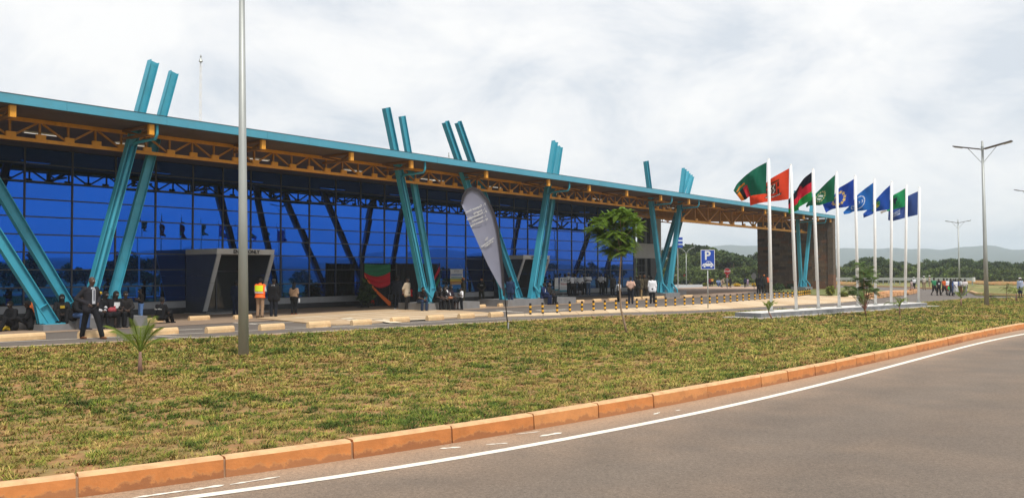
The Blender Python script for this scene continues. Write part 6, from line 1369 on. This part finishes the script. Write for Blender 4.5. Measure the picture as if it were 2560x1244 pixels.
s_ = seated(244, 806, 25, 'sit', 'jacket', (.42, .42, .44), 'pants', BK, 'person in white with a yellow hat sitting behind the standing man', 'cap', YEL)
s_ = seated(262, 810, 30, 'sit', 'jacket', BK, 'skirt', BK, 'woman in black sitting with a red patterned bag on her lap', 'longhair'); mb = MB(); mb.ball((.02, -.36, .68), .16, 10, 6, (1.1, .9, .7)); setm(link('bag', mb.mesh('bag', C((.28, .05, .06)), smooth=True), s_), C((.28, .05, .06)))
s_ = seated(288, 811, 15, 'sit', 'shirt', BK, 'pants', BK, 'woman with long black hair and a white and red printed shirt sitting at the plinth', 'longhair'); patch(s_, 'sit', 'shirt_print', (.68, .68, .68), -.11, .13, .74, .96, True, .014); patch(s_, 'sit', 'shirt_stripe', (.5, .02, .03), -.12, -.05, .72, .82, True, .018)
s_ = seated(313, 810, -30, 'sit', 'jacket', (.02, .018, .018), 'pants', BK, 'dark clothed man sitting at the right end of the first plinth')
person(6, 800, 706, 'stand', 150, 'jacket', BK, 'pants', BK, 'dark figure standing in for a glass reflection at the far left edge', 'hair')  # added figure, built in place of a dark reflection in the glass
m = person(352, 806, 722, 'phone', -50, 'shirt', BK, 'pants', (.10, .19, .40), 'boy in black T-shirt and blue jeans standing behind a wheel stop'); patch(m, 'phone', 'shirt_print', (.55, .55, .55), -.1, .1, 1.24, 1.29, True, .004)
m = seated(403, 809, 165, 'low', 'shirt', BK, 'pants', BK, 'person in a black shirt with white back lettering sitting behind a wheel stop')
lettering_ = text_mesh('Zone Africa'[:0] or 'Soar Africa', .075, .002, mats=[WHITE]); lettering_.transform(Matrix.Rotation(PI, 4, 'Z') @ Matrix.Rotation(PI / 2, 4, 'X')); link('back_lettering', lettering_, m, (0, .195, .60))
# in front of the first entrance
person(590, 788, 702, 'stand', 170, 'jacket', NVY, 'pants', NVY, 'man in a dark suit half hidden behind the thick lamp pole', skin=0)
m = person(650, 793.5, 696, 'phone', 172, 'shirt', (.50, .50, .50), 'pants', KHK, 'man in a yellow and orange high visibility vest seen from behind', shoes=(.06, .035, .02), fat=1.05)
HV = mat('hi_vis_orange', (.95, .14, .015), .7, var=.08); HY = mat('hi_vis_yellow', (.72, .88, .02), .7, var=.06); RS = mat('reflective_strip', (.62, .62, .58), .4, var=.05)
v_ = link('vest', piece('phone', 'vest', 1.05), m); setm(v_, HV)
mb = patch(m, 'phone', 'vest_back', (0.72, 0.88, 0.02), -.185, .185, 1.17, 1.43, False, .035); mb.data.materials[0] = HY; mb = patch(m, 'phone', 'reflective_band', (.62, .62, .58), -.2, .2, 1.09, 1.14, False, .037); mb.data.materials[0] = RS
v2 = MB(); v2.tube([(0, .02, .88), (0, .01, 1.02)], [.245, .205], 18, cap=False); v2.v = [(a, b * .8, c) for a, b, c in v2.v]; setm(link('vest_hem', v2.mesh('vest_hem', HV, smooth=True), m), HV)
m = person(684, 793, 697, 'stand', 175, 'jacket', BK, 'pants', (.014, .016, .024), 'person in a black suit with a white collar standing right of the vest wearer', skin=1, fat=1.08); patch(m, 'stand', 'collar', WHT, -.07, .07, 1.44, 1.475, False, -.045)
m = person(735, 786, 707, 'stand', 172, 'shirt', TAN, 'pants', BK, 'woman in a tan shirt and black trousers seen from behind', 'longhair', shoes=(.25, .08, .04), fat=1.12); mb = MB(); mb.tube([(-.17, .13, 1.40), (0, .165, 1.22), (.16, .14, 1.05)], .012, 5); setm(link('bag_strap', mb.mesh('bag_strap', C((.20, .13, .08))), m), C((.20, .13, .08))); mb = MB(); mb.box(-.30, -.25, -.12, .0, .68, .9); setm(link('white_bag', mb.mesh('white_bag', C(WHT)), m), C(WHT))
# around the second column group
person(993, 773.5, 690, 'stand', 168, 'jacket', (.014, .016, .024), 'pants', (.014, .016, .024), 'man in a dark suit and white shoes before the red sash', shoes=(.7, .7, .7))
m = person(1018, 775.5, 694, 'back', 68, 'jacket', (.46, .38, .28), 'pants', (.018, .016, .016), 'man in a beige jacket standing in profile with hands behind his back', skin=1); mb = MB(); mb.box(-.08, .06, .17, .22, .92, 1.02); setm(link('white_paper', mb.mesh('white_paper', C(WHT)), m), C(WHT))
m = seated(1050, 775, -30, 'lean', 'shirt', BK, 'pants', (.02, .035, .075), 'man in black shirt and jeans sitting at the left of the second plinth', skin=1)
seated(1089, 771, 20, 'lean', 'shirt', BK, 'pants', BK, 'woman in black looking at her phone beside the drain pipe', 'longhair'); seated(1103, 771, -15, 'lean', 'shirt', (.02, .018, .02), 'pants', BK, 'dark clothed woman sitting second from the drain pipe', 'longhair')
m = seated(1113, 771, -10, 'sit', 'shirt', (.80, .80, .82), 'pants', BK, 'woman in a white T-shirt sitting on the plinth with a bag'); mb = MB(); mb.ball((.05, -.34, .66), .14, 10, 6, (1.3, .8, .6)); setm(link('bag', mb.mesh('bag', C((.30, .12, .06)), smooth=True), m), C((.30, .12, .06)))
seated(1124, 770.5, 30, 'sit', 'shirt', (.03, .02, .03), 'skirt', BK, 'woman in a dark print blouse sitting right of the white T-shirt', 'longhair')
person(1154, 774, 723, 'phone', -65, 'shirt', (.82, .82, .84), 'pants', BK, 'young person in a white T-shirt standing low and using a phone', p=gp(1154, 774), h=1.18)
m = person(1158, 765, 694, 'stand', -75, 'jacket', OLV, 'pants', OLV, 'guard in olive uniform and orange beret standing in profile', 'hair', (.35, .13, .03))
m = person(1204, 759, 697, 'front', 5, 'shirt', (.012, .012, .012), 'pants', (.03, .032, .022), 'police officer in a black vest with hands folded and orange beret', 'hair', (.45, .16, .03)); setm(link('vest', piece('front', 'vest'), m), C((.012, .012, .014))); patch(m, 'front', 'vest_lettering', (.38, .38, .36), -.11, .11, 1.29, 1.33, True, .036)
person(1276, 765.5, 692, 'stand', 165, 'jacket', (.015, .03, .075), 'pants', (.015, .028, .07), 'man in a navy blue suit seen from behind beside the banner pole', skin=1)
# two men seated by the third column group
m = seated(1358, 760, 38, 'sit', 'jacket', (.012, .025, .085), 'pants', (.012, .02, .06), 'man in a blue suit and white shirt sitting at the third plinth', skin=2); patch(m, 'sit', 'shirt', WHT, -.04, .06, .74, .98, True, .024)
seated(1371, 759.5, 30, 'sit', 'jacket', (.02, .018, .017), 'pants', BK, 'bald man in black sitting right of the blue suited man', 'bald', skin=1)
# the group on the dark step
ST = .17
def on_step(px, ps, yaw, top, tc, bot, bc, label, e_=1.1, hh=1.74, **k):
    s_ = ws(px, e_); return person(px, 738, 686, ps, yaw, top, tc, bot, bc, label, p=W(s_, e_, ST), h=hh, **k)
on_step(1421, 'cross', 60, 'shirt', WHT, 'pants', BK, 'person in a white shirt and pale cap standing first in the step group', head='cap', hc=(.35, .36, .38), hh=1.8)
on_step(1430, 'relax', 50, 'shirt', (.62, .63, .66), 'pants', BK, 'person in a white shirt standing second in the step group', e_=1.3, hh=1.7)
on_step(1438, 'stand', 65, 'shirt', (.6, .61, .64), 'pants', (.02, .02, .022), 'person in a white shirt standing third in the step group', e_=.9, hh=1.7)
on_step(1450, 'front', -10, 'shirt', (.70, .71, .73), 'skirt', BK, 'woman in a loose white blouse and black skirt on the step', e_=1.4, hh=1.66, fat=1.1)
on_step(1461, 'relax', -20, 'shirt', (.58, .60, .64), 'pants', BK, 'person in white with a bag strap leaning beside the blouse', e_=.9, hh=1.72, head='cap', hc=(.3, .3, .32))
on_step(1470.5, 'cross', 10, 'shirt', WHT, 'pants', (.05, .085, .16), 'man in a white shirt and jeans with folded arms on the step', e_=1.3, hh=1.74)
on_step(1503, 'back', 150, 'shirt', (.68, .69, .71), 'pants', BK, 'person in a bright white shirt right of the gap on the step', e_=1.3, hh=1.72, fat=1.05)
m = on_step(1513, 'stand', 0, 'jacket', BK, 'pants', BK, 'man in a black jacket over a white shirt on the step', e_=1.0, hh=1.72); patch(m, 'stand', 'shirt', WHT, -.06, .06, 1.08, 1.4, True, .024)
person(1531, 739, 684, 'point', 160, 'jacket', (.065, .06, .055), 'pants', BK, 'man in a grey shirt raising one arm beside the step', p=W(ws(1531, 2.2), 2.2, .02), h=1.78, shoes=(.55, .55, .55))
m = person(1547, 757, 702, 'stand', 120, 'shirt', (.7, .7, .72), 'pants', BK, 'young person in white shirt and black waistcoat behind the young tree trunk', shoes=(.7, .7, .7)); patch(m, 'stand', 'waistcoat', BK, -.10, .02, 1.0, 1.4, False, .02)
# standing on the asphalt, right of the young tree
person(1577, 759.5, 692, 'back', 176, 'shirt', PNK, 'pants', (.015, .017, .026), 'man in a pale pink shirt with hands clasped behind his back', skin=1, fat=1.12)
person(1592, 748, 690, 'stand', 170, 'jacket', BK, 'pants', BK, 'man in black standing just right of the pink shirt', head='cap', hc=(.05, .045, .03))
person(1600, 747, 688, 'relax', 150, 'jacket', (.085, .07, .04), 'pants', (.24, .165, .08), 'officer in khaki trousers and brown shirt in the uniformed trio', head='cap', hc=(.07, .05, .03))
person(1611, 746.5, 688, 'stand', 160, 'jacket', (.05, .04, .025), 'pants', (.02, .018, .014), 'officer in dark brown uniform in the middle of the uniformed trio', head='cap', hc=(.12, .06, .03))
person(1621, 746, 689, 'relax', 175, 'jacket', (.03, .028, .024), 'pants', (.025, .025, .022), 'officer in near black uniform at the right of the trio', head='cap', hc=(.05, .05, .045))
person(1631, 758.5, 690.5, 'stand', 172, 'jacket', (.70, .71, .74), 'pants', BK, 'person in a crisp white long sleeved shirt seen from behind', skin=2)
# far figures under the canopy
for px, pf, ph, ps, yw, tp, tc, bt, bc, lab, hd, hc in [(1689.5, 710.5, 680.5, 'cross', 10, 'shirt', (.2, .18, .17), 'pants', BK, 'man in grey with folded arms by the far white plates', 'hair', None), (1705, 710.5, 680, 'stand', 0, 'shirt', (.25, .25, .3), 'pants', BK, 'man in a pale grey shirt left of the red shirt', 'hair', None), (1713.5, 711, 677.5, 'stand', 160, 'jacket', (.42, .03, .04), 'pants', BK, 'man in a red shirt and white cap beside the curved lamp', 'cap', WHT),
    (1775, 716, 693, 'stand', 160, 'jacket', MAR, 'pants', BK, 'person in maroon behind the parking sign pole', 'hair', None), (1780.5, 716, 693.5, 'stand', 10, 'shirt', (.5, .25, .05), 'skirt', BK, 'person in an orange top close to the parking sign pole', 'longhair', None), (1796, 716, 700, 'low', 0, 'shirt', (.2, .25, .4), 'pants', JEA, 'child in blue crouching by the far planters', 'hair', None), (1804.5, 717.5, 696, 'bend', 60, 'jacket', (.36, .29, .22), 'skirt', (.36, .29, .22), 'person in a long beige robe bending beside the planters', 'cap', (.4, .33, .26)),
    (1818, 717, 693, 'relax', 170, 'shirt', (.14, .14, .15), 'pants', GRY, 'person in grey standing under the stop sign', 'cap', (.5, .5, .5)), (1826, 718, 693, 'stand', 30, 'jacket', BK, 'skirt', BK, 'person in a long black gown right of the stop sign', 'hair', None), (1863, 718, 692, 'stand', 170, 'jacket', NVY, 'pants', BK, 'tall man in dark clothes standing alone left of the stone wall', 'hair', None), (1869, 716.5, 700, 'stand', 10, 'shirt', (.3, .22, .3), 'skirt', (.2, .15, .22), 'child in a pale purple dress beside the tall dark man', 'hair', None),
    (1897, 734, 686, 'stand', 150, 'jacket', BK, 'pants', BK, 'man in black first of four at the wall corner', 'hair', None), (1904, 733, 688.5, 'relax', 160, 'jacket', (.012, .012, .016), 'pants', BK, 'man in dark blue second of four at the wall corner', 'hair', None), (1910.5, 733, 686, 'stand', 170, 'jacket', (.022, .022, .018), 'pants', (.02, .02, .015), 'guard with an orange beret among the four at the wall corner', 'hair', (.4, .13, .03)), (1919, 731, 686.5, 'stand', 200, 'shirt', (.62, .09, .03), 'pants', (.05, .03, .02), 'person in an orange top half behind the first flagpole', 'hair', None),
    # the right-hand road
    (2279, 730.5, 699, 'walk', 30, 'shirt', (.33, .26, .25), 'shorts', (.30, .24, .23), 'small child in a dusty pink outfit walking on the far road', 'hair', None), (2285, 724, 693, 'stand', -20, 'shirt', WHT, 'pants', BK, 'officer with white cap and white shirt behind the child', 'cap', (.8, .8, .8)), (2310, 724, 690, 'relax', -10, 'shirt', (.42, .39, .34), 'pants', (.26, .19, .12), 'officer with white cap and khaki trousers by the far kerb', 'cap', (.7, .7, .7)), (2324, 720, 688.5, 'stand', 60, 'jacket', (.36, .28, .22), 'pants', (.28, .20, .13), 'officer in khaki with a white cap at the guard rail', 'cap', (.75, .75, .75)),
    (2335.5, 738, 694, 'walk', 10, 'shirt', (.03, .19, .085), 'shorts', BK, 'youth in a green T-shirt at the left of the walking group', 'hair', None), (2347, 737.5, 697, 'walk', -15, 'shirt', (.014, .014, .02), 'pants', BK, 'youth in black with a white print second in the walking group', 'hair', None), (2360, 738, 695.5, 'walk', 20, 'shirt', (.50, .10, .025), 'shorts', (.02, .018, .018), 'youth in an orange shirt and dark shorts in the walking group', 'hair', None), (2368, 735.5, 696, 'stand', 5, 'shirt', WHT, 'shorts', (.5, .05, .04), 'youth in white shirt and red shorts carrying a green cloth', 'hair', None), (2377, 739, 696, 'arms', 65, 'shirt', (.02, .022, .03), 'pants', (.03, .035, .05), 'youth in dark clothes reaching towards a friend', 'hair', None), (2384, 736, 697, 'stand', -20, 'shirt', (.08, .15, .42), 'pants', JEA, 'youth in a royal blue shirt amid the walking group', 'hair', None),
    (2389.5, 740, 697, 'walk', 15, 'shirt', (.62, .63, .66), 'skirt', (.5, .5, .52), 'girl in a white dress in the walking group', 'longhair', None), (2396, 736.5, 697, 'stand', -10, 'shirt', (.10, .13, .25), 'pants', MAR, 'youth in blue and maroon behind the white shirts', 'hair', None), (2402, 737.5, 696.5, 'arms', 75, 'shirt', WHT, 'pants', MAR, 'youth in a white T-shirt and maroon trousers holding out an arm', 'hair', None), (2413, 738.5, 697, 'walk', -25, 'shirt', (.66, .6, .6), 'pants', (.14, .15, .16), 'woman in a white top and grey trousers at the right of the group', 'longhair', None),
    (2551, 743.5, 694, 'stand', -60, 'jacket', (.40, .47, .62), 'skirt', (.02, .025, .05), 'traffic officer in pale blue shirt, dark skirt and white cap at the far right', 'cap', (.8, .8, .8))]:
    m = person(px, pf, ph, ps, yw, tp, tc, bt, bc, lab, hd, hc)
    if 'green cloth' in lab: mb = MB(); mb.prism([(-.02, -.2, .95), (.28, -.25, .75), (.16, -.28, .45), (-.1, -.24, .62)], (0, -.02, 0)); setm(link('green_cloth', mb.mesh('green_cloth', C((.03, .38, .08))), m), C((.03, .38, .08)))
    if 'white print' in lab: patch(m, ps, 'shirt_print', WHT, -.06, .10, 1.15, 1.32, True, .01)
    if 'pale blue shirt' in lab: mb = MB(); mb.tube([(-.2, -.35, .93), (-.24, -.5, .93)], .02, 6); setm(link('white_baton', mb.mesh('white_baton', C(WHT)), m), C(WHT))
print('people', NP[0])

# ------------------------------------------------------------------ haze
HZ = bpy.data.materials.new('haze_air'); HZ.use_nodes = True; t_ = HZ.node_tree; t_.nodes.remove(t_.nodes['Principled BSDF']); pv = N(t_, 'ShaderNodeVolumePrincipled'); pv.inputs['Color'].default_value = (.80, .90, 1.0, 1); pv.inputs['Density'].default_value = HAZE; pv.inputs['Anisotropy'].default_value = .2
t_.links.new(pv.outputs[0], t_.nodes['Material Output'].inputs['Volume'])
mb = MB(); mb.box(-3000, 3000, -3000, 3000, -1.1, 100); o = part('haze', mb, HZ); tag(o, kind='stuff'); o['label'] = 'thin pale haze in the air over the whole place'
